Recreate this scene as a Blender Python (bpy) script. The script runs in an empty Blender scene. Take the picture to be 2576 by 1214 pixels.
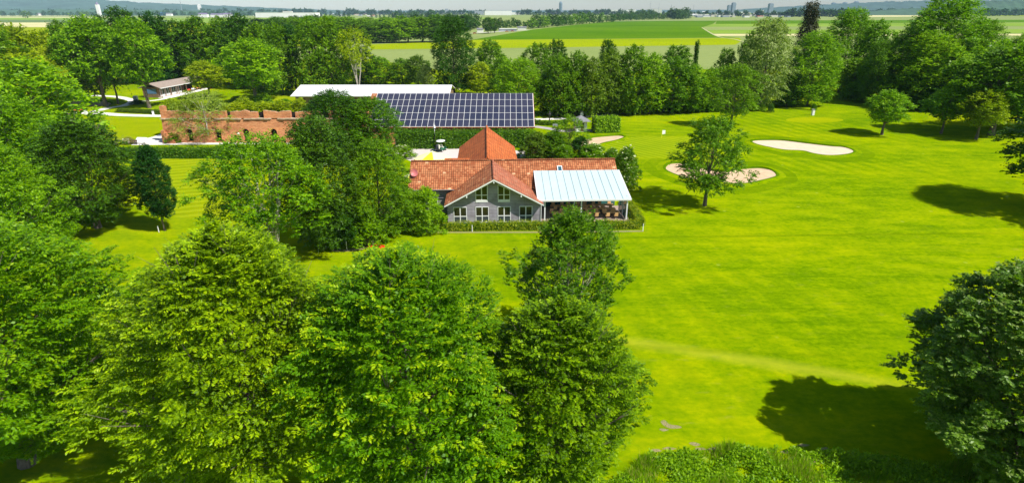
import bpy, math, random
import numpy as np
from math import sin, cos, tan, radians, pi, sqrt, atan, atan2
from mathutils import Vector, Matrix

S = bpy.context.scene
# ------------------------------------------------------------------ camera
CAMH, FPX, CX, CY, PIT = 26.0, 1440.0, 1288.0, 607.0, radians(21.9)
cd = bpy.data.cameras.new("camera")
cam = bpy.data.objects.new("camera", cd)
S.collection.objects.link(cam)
cam.location = (0, 0, CAMH)
cam.rotation_euler = (pi/2 - PIT, 0, 0)
cd.sensor_width = 36.0
cd.lens = 36.0*FPX/2576.0
cd.clip_start = 0.5
cd.clip_end = 40000
S.camera = cam
# ------------------------------------------------------------------ light
SUN_EL = radians(51)
sdx, sdy = 0.855, -0.519                      # horizontal direction towards the sun
w = bpy.data.worlds.new("World"); S.world = w; w.use_nodes = True
nt = w.node_tree
bg = nt.nodes["Background"]
sky = nt.nodes.new("ShaderNodeTexSky"); sky.sky_type = 'NISHITA'; sky.sun_disc = False
sky.sun_elevation = SUN_EL
sky.sun_rotation = atan2(sdx, sdy)
sky.air_density = 0.95; sky.dust_density = 0.35; sky.ozone_density = 1.0
nt.links.new(sky.outputs[0], bg.inputs[0]); bg.inputs[1].default_value = 0.09
ld = bpy.data.lights.new("sun", 'SUN'); ld.energy = 5.0; ld.angle = radians(0.5); ld.color = (1.0, 0.955, 0.87)
sun = bpy.data.objects.new("sun", ld); S.collection.objects.link(sun)
dv = Vector((-sdx*cos(SUN_EL), -sdy*cos(SUN_EL), -sin(SUN_EL)))
sun.rotation_euler = dv.to_track_quat('-Z', 'Y').to_euler()
sun.location = (60, -40, 90)
S.view_settings.view_transform = 'Standard'; S.view_settings.look = 'None'
S.view_settings.exposure = 0.45; S.view_settings.gamma = 1.0
S.cycles.max_bounces = 6; S.cycles.transparent_max_bounces = 8
S.cycles.volume_bounces = 0; S.cycles.diffuse_bounces = 2

# ------------------------------------------------------------------ pixel helpers (2576 px wide photo)
def gp(x, y, h=0.0):
    u = (x-CX)/FPX; v = (y-CY)/FPX
    d = (u, cos(PIT)-v*sin(PIT), -sin(PIT)-v*cos(PIT))
    t = (CAMH-h)/(-d[2])
    return Vector((d[0]*t, d[1]*t, h))
def hat(y, Y):                                 # height of a thing at ground distance Y seen at row y
    return CAMH - Y*tan(PIT + atan((y-CY)/FPX))
def xat(x, Y, h):
    return (x-CX)/FPX*(Y*cos(PIT)+(CAMH-h)*sin(PIT))

# ------------------------------------------------------------------ materials
MATS = {}
def newmat(name):
    m = bpy.data.materials.new(name); m.use_nodes = True
    t = m.node_tree; b = t.nodes["Principled BSDF"]
    MATS[name] = m
    return m, t, b
def N(t, typ, **kw):
    n = t.nodes.new(typ)
    for k, v in kw.items(): setattr(n, k, v)
    return n
def noise(t, scale, detail=4, vec=None, rough=0.6):
    n = N(t, "ShaderNodeTexNoise"); n.inputs["Scale"].default_value = scale
    n.inputs["Detail"].default_value = detail; n.inputs["Roughness"].default_value = rough
    if vec is not None: t.links.new(vec, n.inputs["Vector"])
    return n
def mapv(t, src, scale=(1,1,1), rot=0.0, loc=(0,0,0)):
    m = N(t, "ShaderNodeMapping"); m.inputs["Scale"].default_value = scale
    m.inputs["Rotation"].default_value = (0, 0, rot); m.inputs["Location"].default_value = loc
    t.links.new(src, m.inputs["Vector"]); return m.outputs[0]
def ramp(t, fac, stops):
    r = N(t, "ShaderNodeValToRGB"); e = r.color_ramp.elements
    while len(e) < len(stops): e.new(0.5)
    for i, (p, c) in enumerate(stops):
        e[i].position = p; e[i].color = (c[0], c[1], c[2], 1)
    t.links.new(fac, r.inputs[0]); return r.outputs[0]
def mix(t, a, b, fac, mode='MIX'):
    m = N(t, "ShaderNodeMix", data_type='RGBA', blend_type=mode)
    for s, v in ((m.inputs[6], a), (m.inputs[7], b), (m.inputs[0], fac)):
        if hasattr(v, 'links'): t.links.new(v, s)
        else: s.default_value = v if not isinstance(v, tuple) else (*v, 1)
    return m.outputs[2]
def bump(t, b, h, dist=0.02, strength=0.5):
    n = N(t, "ShaderNodeBump"); n.inputs["Distance"].default_value = dist; n.inputs["Strength"].default_value = strength
    t.links.new(h, n.inputs["Height"]); t.links.new(n.outputs[0], b.inputs["Normal"])
def setc(t, b, v):
    if hasattr(v, 'links'): t.links.new(v, b.inputs["Base Color"])
    else: b.inputs["Base Color"].default_value = (*v, 1)

def paint(name, col, rough=0.5, metal=0.0, var=0.12, scale=1.5, spec=0.4):
    m, t, b = newmat(name)
    g = N(t, "ShaderNodeNewGeometry")
    n = noise(t, scale, 5, g.outputs["Position"])
    lo = tuple(c*(1-var) for c in col); hi = tuple(min(1, c*(1+var)) for c in col)
    setc(t, b, ramp(t, n.outputs[0], [(0.3, lo), (0.7, hi)]))
    b.inputs["Roughness"].default_value = rough; b.inputs["Metallic"].default_value = metal
    b.inputs["Specular IOR Level"].default_value = spec
    return m

def grass(name, dark, mid, light, stripe=None, big=0.03, dry=0.0, sbump=True):
    m, t, b = newmat(name)
    g = N(t, "ShaderNodeNewGeometry"); P = g.outputs["Position"]
    n1 = noise(t, big, 3, mapv(t, P, (0.7, 1.2, 1), 0.15), 0.55)
    n2 = noise(t, 0.30, 5, mapv(t, P, (0.7, 1.15, 1), -0.05), 0.65)
    n3 = noise(t, 1.9, 5, mapv(t, P, (0.8, 1.1, 1)), 0.75)
    n4 = noise(t, 0.8, 3, mapv(t, P, (0.10, 1.1, 1), -0.10), 0.6)
    acc = None
    for nn_, wt in ((n1, 0.32), (n2, 0.30), (n3, 0.34), (n4, 0.14)):
        s = N(t, "ShaderNodeMath", operation='MULTIPLY_ADD'); t.links.new(nn_.outputs[0], s.inputs[0]); s.inputs[1].default_value = wt
        if acc is None: s.inputs[2].default_value = 0.0
        else: t.links.new(acc, s.inputs[2])
        acc = s.outputs[0]
    col = ramp(t, acc, [(0.46, dark), (0.55, mid), (0.64, light)])
    if name == 'lawn':
        # mowing bands: broad, gently bent, fading in and out
        def bands(rot, wd, dist, off, lo, hi, amt):
            wv = N(t, "ShaderNodeTexWave", wave_type='BANDS', bands_direction='X')
            wv.inputs["Scale"].default_value = 1.0; wv.inputs["Distortion"].default_value = dist; wv.inputs["Detail"].default_value = 1.5; wv.inputs["Detail Scale"].default_value = 0.35
            t.links.new(mapv(t, P, (0.314/wd,)*3, rot), wv.inputs["Vector"])
            mk = noise(t, 0.022, 2, mapv(t, P, (1, 1, 1), 0, off), 0.5)
            f1 = N(t, "ShaderNodeMapRange"); t.links.new(mk.outputs[0], f1.inputs[0]); f1.inputs[1].default_value = lo; f1.inputs[2].default_value = hi; f1.inputs[4].default_value = amt
            f2 = N(t, "ShaderNodeMapRange"); t.links.new(wv.outputs["Fac"], f2.inputs[0]); f2.inputs[1].default_value = .25; f2.inputs[2].default_value = .75
            mm = N(t, "ShaderNodeMath", operation='MULTIPLY'); t.links.new(f1.outputs[0], mm.inputs[0]); t.links.new(f2.outputs[0], mm.inputs[1]); return mm.outputs[0]
        col = mix(t, col, (0.085,0.185,0.0003), bands(radians(-15), 3.0, 2.0, (0,0,0), .44, .62, .42))
        col = mix(t, col, (0.36,0.41,0.004), bands(radians(-80), 3.6, 3.0, (31,17,0), .46, .64, .26))
        # worn pale strips across the lawn
        sx = N(t, "ShaderNodeSeparateXYZ"); t.links.new(P, sx.inputs[0])
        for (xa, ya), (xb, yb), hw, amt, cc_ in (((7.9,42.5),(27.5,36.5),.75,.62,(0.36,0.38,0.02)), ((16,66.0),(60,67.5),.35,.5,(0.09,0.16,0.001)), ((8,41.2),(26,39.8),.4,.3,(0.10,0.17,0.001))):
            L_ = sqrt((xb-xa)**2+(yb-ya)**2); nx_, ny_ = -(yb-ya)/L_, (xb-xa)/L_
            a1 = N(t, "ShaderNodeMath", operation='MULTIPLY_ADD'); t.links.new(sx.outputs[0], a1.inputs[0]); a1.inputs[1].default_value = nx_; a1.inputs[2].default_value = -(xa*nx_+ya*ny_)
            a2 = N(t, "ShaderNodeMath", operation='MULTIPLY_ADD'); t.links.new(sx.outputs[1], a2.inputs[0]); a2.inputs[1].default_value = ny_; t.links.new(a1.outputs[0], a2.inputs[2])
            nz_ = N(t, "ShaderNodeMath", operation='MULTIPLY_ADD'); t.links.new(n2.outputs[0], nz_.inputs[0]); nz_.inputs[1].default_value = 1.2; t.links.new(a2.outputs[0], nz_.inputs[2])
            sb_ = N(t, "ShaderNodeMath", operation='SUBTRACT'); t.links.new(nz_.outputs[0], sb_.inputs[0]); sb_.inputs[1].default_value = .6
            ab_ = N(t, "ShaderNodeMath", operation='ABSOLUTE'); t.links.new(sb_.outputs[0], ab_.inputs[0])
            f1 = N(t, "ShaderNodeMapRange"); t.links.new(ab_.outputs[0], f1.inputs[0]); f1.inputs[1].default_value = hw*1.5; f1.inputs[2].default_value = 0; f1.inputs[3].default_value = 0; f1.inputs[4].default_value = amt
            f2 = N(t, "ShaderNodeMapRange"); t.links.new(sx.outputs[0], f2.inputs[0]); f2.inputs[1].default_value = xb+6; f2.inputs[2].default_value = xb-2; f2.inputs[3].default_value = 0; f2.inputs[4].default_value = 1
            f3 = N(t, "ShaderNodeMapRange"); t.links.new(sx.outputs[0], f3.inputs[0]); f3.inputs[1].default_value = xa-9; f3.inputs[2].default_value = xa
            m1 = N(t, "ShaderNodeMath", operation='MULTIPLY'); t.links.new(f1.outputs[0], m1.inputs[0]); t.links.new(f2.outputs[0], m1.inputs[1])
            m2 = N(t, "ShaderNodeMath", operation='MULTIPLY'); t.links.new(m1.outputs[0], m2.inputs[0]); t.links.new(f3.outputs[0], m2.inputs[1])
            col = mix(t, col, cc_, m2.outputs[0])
        # scattered clover spots
        vo = N(t, "ShaderNodeTexVoronoi"); vo.inputs["Scale"].default_value = 0.22; t.links.new(P, vo.inputs["Vector"])
        f1 = N(t, "ShaderNodeMapRange"); t.links.new(vo.outputs["Distance"], f1.inputs[0]); f1.inputs[1].default_value = .07; f1.inputs[2].default_value = .02; f1.inputs[3].default_value = 0; f1.inputs[4].default_value = .45
        col = mix(t, col, (0.42,0.50,0.12), f1.outputs[0])
    if stripe:
        ang, wd, amt = stripe
        wv = N(t, "ShaderNodeTexWave", wave_type='BANDS', bands_direction='X')
        wv.inputs["Scale"].default_value = 1.0; wv.inputs["Distortion"].default_value = 0.6
        wv.inputs["Detail"].default_value = 1.0
        t.links.new(mapv(t, P, (0.314/wd,)*3, ang), wv.inputs["Vector"])
        f = N(t, "ShaderNodeMapRange"); t.links.new(wv.outputs["Fac"], f.inputs[0])
        f.inputs[1].default_value = 0.35; f.inputs[2].default_value = 0.65; f.inputs[3].default_value = 0.0; f.inputs[4].default_value = amt
        col = mix(t, col, tuple(min(1, c*1.6+0.02) for c in light), f.outputs[0])
    if dry:
        nd = noise(t, 0.9, 6, mapv(t, P, (0.5, 1.4, 1), 0.3, (7, 3, 0)), 0.7)
        f = N(t, "ShaderNodeMapRange"); t.links.new(nd.outputs[0], f.inputs[0])
        f.inputs[1].default_value = 0.60; f.inputs[2].default_value = 0.72; f.inputs[3].default_value = 0; f.inputs[4].default_value = dry
        col = mix(t, col, (0.30, 0.30, 0.05), f.outputs[0])
    setc(t, b, col)
    b.inputs["Roughness"].default_value = 0.95; b.inputs["Specular IOR Level"].default_value = 0.0
    if sbump:
        nb = noise(t, 14.0, 4, P, 0.75); bump(t, b, nb.outputs[0], 0.06, 0.5)
    return m

def leaf(name, c_dark, c_light, trans=0.24, gloss=0.15, patch=0.35):
    m, t, b = newmat(name)
    g = N(t, "ShaderNodeNewGeometry"); oi = N(t, "ShaderNodeObjectInfo")
    n = noise(t, patch, 3, g.outputs["Position"])
    a = N(t, "ShaderNodeMath", operation='MULTIPLY_ADD'); t.links.new(g.outputs["Random Per Island"], a.inputs[0])
    a.inputs[1].default_value = 0.45
    k = N(t, "ShaderNodeMath", operation='MULTIPLY'); t.links.new(n.outputs[0], k.inputs[0]); k.inputs[1].default_value = 0.55
    t.links.new(k.outputs[0], a.inputs[2])
    col = ramp(t, a.outputs[0], [(0.25, c_dark), (0.75, c_light)])
    hs = N(t, "ShaderNodeHueSaturation"); t.links.new(col, hs.inputs["Color"])
    mr = N(t, "ShaderNodeMapRange"); t.links.new(oi.outputs["Random"], mr.inputs[0]); mr.inputs[3].default_value = 0.82; mr.inputs[4].default_value = 1.18
    t.links.new(mr.outputs[0], hs.inputs["Value"])
    mh = N(t, "ShaderNodeMapRange"); t.links.new(oi.outputs["Random"], mh.inputs[0]); mh.inputs[3].default_value = 0.51; mh.inputs[4].default_value = 0.49
    t.links.new(mh.outputs[0], hs.inputs["Hue"])
    col = hs.outputs[0]
    setc(t, b, col); b.inputs["Roughness"].default_value = 0.45; b.inputs["Specular IOR Level"].default_value = gloss
    tr = N(t, "ShaderNodeBsdfTranslucent")
    tc = mix(t, col, (0.85, 1.0, 0.03), 1.0, 'MULTIPLY')
    br = N(t, "ShaderNodeVectorMath", operation='SCALE'); t.links.new(tc, br.inputs[0]); br.inputs["Scale"].default_value = 2.2
    t.links.new(br.outputs[0], tr.inputs[0])
    ms = N(t, "ShaderNodeMixShader"); ms.inputs[0].default_value = trans
    t.links.new(b.outputs[0], ms.inputs[1]); t.links.new(tr.outputs[0], ms.inputs[2])
    t.links.new(ms.outputs[0], t.nodes["Material Output"].inputs[0])
    return m

# lawns and fields
grass("lawn", (0.092,0.190,0.0003), (0.190,0.285,0.0003), (0.300,0.355,0.0005), big=0.035, dry=0.45)
grass("fairway_green", (0.14,0.235,0.001), (0.19,0.27,0.001), (0.25,0.30,0.001), stripe=(radians(-38), 1.6, 0.28))
grass("practice_green", (0.14,0.235,0.001), (0.20,0.27,0.001), (0.26,0.31,0.001), stripe=(radians(70), 2.2, 0.25))
grass("rough_rim", (0.06,0.14,0.001), (0.09,0.18,0.001), (0.12,0.21,0.001))
grass("rough_band", (0.085,0.175,0.0005), (0.13,0.22,0.0005), (0.19,0.27,0.001))
grass("lime_lawn", (0.20,0.28,0.001), (0.25,0.31,0.001), (0.30,0.34,0.001))
grass("field_green", (0.058,0.150,0.003), (0.082,0.185,0.003), (0.115,0.215,0.005), big=0.006, sbump=False)
grass("field_yellow", (0.21,0.29,0.002), (0.26,0.33,0.003), (0.31,0.36,0.004), big=0.006, sbump=False)
grass("field_pale", (0.19,0.25,0.075), (0.23,0.285,0.09), (0.27,0.32,0.11), big=0.006, sbump=False)
grass("field_straw", (0.50,0.47,0.22), (0.56,0.52,0.26), (0.62,0.57,0.30), big=0.006, sbump=False)
grass("field_grey", (0.10,0.16,0.06), (0.13,0.19,0.07), (0.15,0.22,0.08), big=0.006, sbump=False)
grass("field_mid", (0.16,0.27,0.03), (0.20,0.31,0.04), (0.25,0.35,0.05), big=0.004, sbump=False)
# leaves
leaf("leaf_bright", (0.060,0.165,0.001), (0.245,0.420,0.001))
leaf("leaf_yellow", (0.150,0.220,0.001), (0.380,0.460,0.002))
leaf("leaf_mid", (0.042,0.118,0.001), (0.165,0.310,0.002))
leaf("leaf_dark", (0.018,0.066,0.002), (0.070,0.170,0.003))
leaf("leaf_deep", (0.012,0.058,0.005), (0.048,0.150,0.010))
leaf("leaf_olive", (0.060,0.120,0.006), (0.170,0.270,0.010))
leaf("leaf_willow", (0.105,0.170,0.035), (0.250,0.330,0.075))
leaf("leaf_spruce", (0.022,0.036,0.012), (0.075,0.072,0.028), trans=0.1)
leaf("leaf_hornbeam", (0.034,0.120,0.001), (0.125,0.285,0.001))
leaf("leaf_beech", (0.050,0.120,0.001), (0.185,0.310,0.001))
leaf("leaf_pale", (0.045,0.115,0.006), (0.155,0.275,0.020), gloss=0.3)
leaf("leaf_deepgreen", (0.016,0.060,0.002), (0.066,0.160,0.003), trans=0.1)  # own deep green of the tiered and the dense dark trees
leaf("leaf_birch", (0.130,0.210,0.015), (0.300,0.390,0.045))
leaf("leaf_tip", (0.15,0.29,0.001), (0.31,0.43,0.002))
leaf("leaf_far", (0.022,0.070,0.010), (0.065,0.135,0.018))
leaf("leaf_copper", (0.06,0.045,0.02), (0.13,0.09,0.04))
leaf("blossom", (0.45,0.50,0.25), (0.75,0.75,0.50), trans=0.2)
leaf("weed", (0.10,0.22,0.002), (0.28,0.45,0.004))
leaf("dry_weed", (0.20,0.20,0.03), (0.40,0.40,0.08))
leaf("hedge_leaf", (0.05,0.13,0.003), (0.14,0.25,0.004), patch=0.8)
leaf("hedge_yellow", (0.14,0.20,0.004), (0.33,0.36,0.006), patch=0.8)
def barkmat(name, c1, c2):
    m, t, b = newmat(name)
    g = N(t, "ShaderNodeNewGeometry")
    n = noise(t, 3.0, 6, mapv(t, g.outputs["Position"], (3, 3, 0.6)), 0.7)
    setc(t, b, ramp(t, n.outputs[0], [(0.35, c1), (0.65, c2)])); b.inputs["Roughness"].default_value = 0.9
    bump(t, b, n.outputs[0], 0.05, 0.8); return m
barkmat("bark", (0.07,0.055,0.04), (0.20,0.16,0.12))
barkmat("bark_grey", (0.16,0.15,0.12), (0.42,0.38,0.32))
barkmat("bark_birch", (0.25,0.21,0.16), (0.65,0.60,0.52))
barkmat("soil", (0.14,0.14,0.03), (0.36,0.30,0.15))
# built stuff
def tilemat(name, c1, c2, spot, mort, tw=0.30, th=0.34, spotamt=0.5, moss=0.0):
    m, t, b = newmat(name)
    uv = N(t, "ShaderNodeUVMap"); U = uv.outputs[0]
    br = N(t, "ShaderNodeTexBrick"); t.links.new(U, br.inputs["Vector"])
    br.offset = 0.0; br.inputs["Scale"].default_value = 1.0
    br.inputs["Brick Width"].default_value = tw; br.inputs["Row Height"].default_value = th
    br.inputs["Mortar Size"].default_value = 0.034; br.inputs["Mortar Smooth"].default_value = 0.6; br.inputs["Bias"].default_value = -0.1
    br.inputs["Color1"].default_value = (*c1, 1); br.inputs["Color2"].default_value = (*c2, 1); br.inputs["Mortar"].default_value = (*mort, 1)
    # single odd tiles, patches of three
    sp = N(t, "ShaderNodeTexWhiteNoise", noise_dimensions='2D')
    sn = N(t, "ShaderNodeVectorMath", operation='SNAP'); t.links.new(U, sn.inputs[0]); sn.inputs[1].default_value = (tw*1.4, th, 1)
    t.links.new(sn.outputs[0], sp.inputs["Vector"])
    gt = N(t, "ShaderNodeMath", operation='GREATER_THAN'); t.links.new(sp.outputs["Value"], gt.inputs[0]); gt.inputs[1].default_value = 0.982
    k = N(t, "ShaderNodeMath", operation='MULTIPLY'); t.links.new(gt.outputs[0], k.inputs[0]); k.inputs[1].default_value = spotamt
    col = mix(t, br.outputs["Color"], spot, k.outputs[0])
    n = noise(t, 0.8, 5, U)
    col = mix(t, col, ramp(t, n.outputs[0], [(0.35, (0.62,0.58,0.55)), (0.65, (1.12,1.1,1.1))]), 0.8, 'MULTIPLY')
    if moss:
        nm = noise(t, 1.3, 6, U, 0.75)
        f = N(t, "ShaderNodeMapRange"); t.links.new(nm.outputs[0], f.inputs[0]); f.inputs[1].default_value = 0.5; f.inputs[2].default_value = 0.7; f.inputs[4].default_value = moss
        col = mix(t, col, (0.42,0.27,0.17), f.outputs[0])
    setc(t, b, col); b.inputs["Roughness"].default_value = 0.75; b.inputs["Specular IOR Level"].default_value = 0.25
    iv = N(t, "ShaderNodeMath", operation='SUBTRACT'); iv.inputs[0].default_value = 1; t.links.new(br.outputs["Fac"], iv.inputs[1])
    bump(t, b, iv.outputs[0], 0.04, 0.8); return m
tilemat("roof_tiles", (0.38,0.110,0.038), (0.62,0.26,0.11), (0.82,0.50,0.28), (0.08,0.03,0.015), spotamt=0.75)
tilemat("roof_tiles_weathered", (0.42,0.13,0.065), (0.52,0.18,0.09), (0.60,0.30,0.16), (0.25,0.08,0.05), spotamt=0.4, moss=0.7)
tilemat("roof_sheet_orange", (0.50,0.125,0.030), (0.58,0.17,0.045), (0.6,0.18,0.06), (0.20,0.035,0.012), tw=1.3, th=0.42, spotamt=0.1)
tilemat("siding", (0.37,0.35,0.41), (0.40,0.38,0.44), (0.38,0.36,0.42), (0.24,0.23,0.28), tw=6.0, th=0.20, spotamt=0.0)
def brickmat():
    m, t, b = newmat("fort_brick")
    uv = N(t, "ShaderNodeUVMap"); U = uv.outputs[0]
    br = N(t, "ShaderNodeTexBrick"); t.links.new(U, br.inputs["Vector"]); br.inputs["Scale"].default_value = 1.0
    br.inputs["Brick Width"].default_value = 0.42; br.inputs["Row Height"].default_value = 0.16; br.inputs["Mortar Size"].default_value = 0.018
    br.inputs["Color1"].default_value = (0.56,0.16,0.055,1); br.inputs["Color2"].default_value = (0.70,0.29,0.12,1); br.inputs["Mortar"].default_value = (0.52,0.30,0.17,1)
    n = noise(t, 0.35, 6, mapv(t, U, (0.5, 1.6, 1)), 0.7)
    col = mix(t, br.outputs["Color"], ramp(t, n.outputs[0], [(0.3, (0.62,0.52,0.46)), (0.5, (1,1,1)), (0.7, (1.25,1.2,1.05))]), 1.0, 'MULTIPLY')
    n2 = noise(t, 2.2, 6, U, 0.8)
    f = N(t, "ShaderNodeMapRange"); t.links.new(n2.outputs[0], f.inputs[0]); f.inputs[1].default_value = 0.58; f.inputs[2].default_value = 0.70; f.inputs[4].default_value = 0.6
    col = mix(t, col, (0.66,0.42,0.22), f.outputs[0])
    setc(t, b, col); b.inputs["Roughness"].default_value = 0.9
    bump(t, b, n2.outputs[0], 0.12, 0.8)
brickmat()
paint("white_paint", (0.80,0.80,0.80), 0.4, var=0.04)
paint("white_metal_roof", (0.80,0.80,0.82), 0.45, var=0.05, scale=0.3)
paint("canopy_sheet", (0.64,0.78,0.82), 0.3, var=0.05, scale=0.4)
_m = MATS["canopy_sheet"]; _t = _m.node_tree; _tr = _t.nodes.new("ShaderNodeBsdfTranslucent"); _tr.inputs[0].default_value = (0.75,0.88,0.90,1)
_ms = _t.nodes.new("ShaderNodeMixShader"); _ms.inputs[0].default_value = 0.30
_t.links.new(_t.nodes["Principled BSDF"].outputs[0], _ms.inputs[1]); _t.links.new(_tr.outputs[0], _ms.inputs[2]); _t.links.new(_ms.outputs[0], _t.nodes["Material Output"].inputs[0])
paint("canopy_seam", (0.32,0.42,0.40), 0.4)
paint("dark_wood", (0.09,0.055,0.035), 0.8, var=0.3)
paint("brown_wood", (0.22,0.14,0.09), 0.8, var=0.25)
paint("roof_felt", (0.30,0.24,0.20), 0.85, var=0.15)
paint("bench_wood", (0.66,0.35,0.14), 0.55, var=0.12)
paint("chair_wood", (0.72,0.42,0.18), 0.55, var=0.12)
paint("deck", (0.36,0.27,0.22), 0.8, var=0.25, scale=3)
paint("grey_metal", (0.35,0.36,0.38), 0.4, 0.6)
paint("dark_metal", (0.06,0.06,0.065), 0.4, 0.3)
paint("tyre", (0.02,0.02,0.02), 0.8)
paint("cart_green", (0.01,0.12,0.06), 0.3)
paint("cream_seat", (0.75,0.72,0.60), 0.5)
paint("dish_pink", (0.50,0.14,0.14), 0.5)
paint("tub_red", (0.80,0.05,0.02), 0.35, var=0.1)
paint("tub_orange", (0.85,0.22,0.03), 0.35, var=0.1)
paint("parasol_yellow", (0.85,0.80,0.02), 0.7, var=0.03)
paint("parasol_pale", (0.85,0.83,0.42), 0.7, var=0.03)
paint("panel_frame", (0.78,0.78,0.76), 0.35, 0.0, var=0.03)
paint("gravel", (0.58,0.52,0.49), 0.95, var=0.10, scale=2.5)
paint("path_pale", (0.74,0.70,0.66), 0.95, var=0.08, scale=1.5)
paint("track_straw", (0.42,0.42,0.20), 0.95)
paint("path_grey", (0.36,0.34,0.36), 0.95, var=0.12, scale=1.2)
paint("sand", (0.60,0.42,0.26), 0.95, var=0.18, scale=0.9)
paint("sand_pale", (0.66,0.52,0.36), 0.95, var=0.08, scale=0.8)
paint("wall_cream", (0.62,0.58,0.50), 0.8)
paint("wall_white", (0.80,0.79,0.77), 0.7, var=0.05, scale=0.05)
paint("wall_grey", (0.30,0.33,0.36), 0.7, var=0.1, scale=0.02)
paint("wall_bluegrey", (0.20,0.26,0.32), 0.6, var=0.1, scale=0.02)
paint("wall_blue", (0.10,0.30,0.65), 0.6)
paint("wall_brick_far", (0.42,0.16,0.09), 0.8)
paint("roof_red_far", (0.45,0.13,0.07), 0.8)
paint("roof_grey_far", (0.20,0.20,0.22), 0.7)
paint("roof_violet_far", (0.20,0.16,0.26), 0.6)
paint("fort_stone", (0.50,0.38,0.26), 0.9, var=0.3, scale=1.5)
paint("black_void", (0.012,0.010,0.010), 0.9)
paint("lamp_globe", (0.85,0.84,0.78), 0.3)
paint("person_dark", (0.05,0.05,0.08), 0.8); paint("person_white", (0.8,0.8,0.8), 0.8)
paint("skin", (0.50,0.30,0.20), 0.6); paint("red_cloth", (0.55,0.05,0.04), 0.8)
paint("banner_blue", (0.10,0.20,0.38), 0.6)
paint("teal_glass", (0.05,0.16,0.14), 0.15, var=0.3, spec=0.6)
paint("hill_forest", (0.045,0.105,0.045), 0.95, var=0.45, scale=0.012)
paint("hill_blue", (0.05,0.10,0.07), 0.95, var=0.3, scale=0.006)
def glassmat(name, col, rough=0.05):
    m, t, b = newmat(name); setc(t, b, col); b.inputs["Roughness"].default_value = rough
    b.inputs["Specular IOR Level"].default_value = 0.6
    n = noise(t, 0.7, 2); bump(t, b, n.outputs[0], 0.01, 0.2); return m
glassmat("window_glass", (0.035,0.035,0.012)); glassmat("window_glass_low", (0.06,0.07,0.08)); glassmat("skylight_glass", (0.03,0.10,0.14))
def solarmat():
    m, t, b = newmat("solar_glass")
    oi = N(t, "ShaderNodeObjectInfo")
    uv = N(t, "ShaderNodeUVMap")
    br = N(t, "ShaderNodeTexBrick"); t.links.new(uv.outputs[0], br.inputs["Vector"]); br.offset = 0
    br.inputs["Scale"].default_value = 1; br.inputs["Brick Width"].default_value = 0.19; br.inputs["Row Height"].default_value = 0.2
    br.inputs["Mortar Size"].default_value = 0.008
    br.inputs["Color1"].default_value = (0.022,0.026,0.046,1); br.inputs["Color2"].default_value = (0.034,0.034,0.056,1); br.inputs["Mortar"].default_value = (0.07,0.08,0.12,1)
    r = ramp(t, oi.outputs["Random"], [(0.0, (0.75,0.8,0.9)), (0.5, (1.0,1.0,1.1)), (1.0, (1.25,1.15,1.1))])
    setc(t, b, mix(t, br.outputs["Color"], r, 1.0, 'MULTIPLY'))
    b.inputs["Roughness"].default_value = 0.18; b.inputs["Specular IOR Level"].default_value = 0.5
solarmat()

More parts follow.
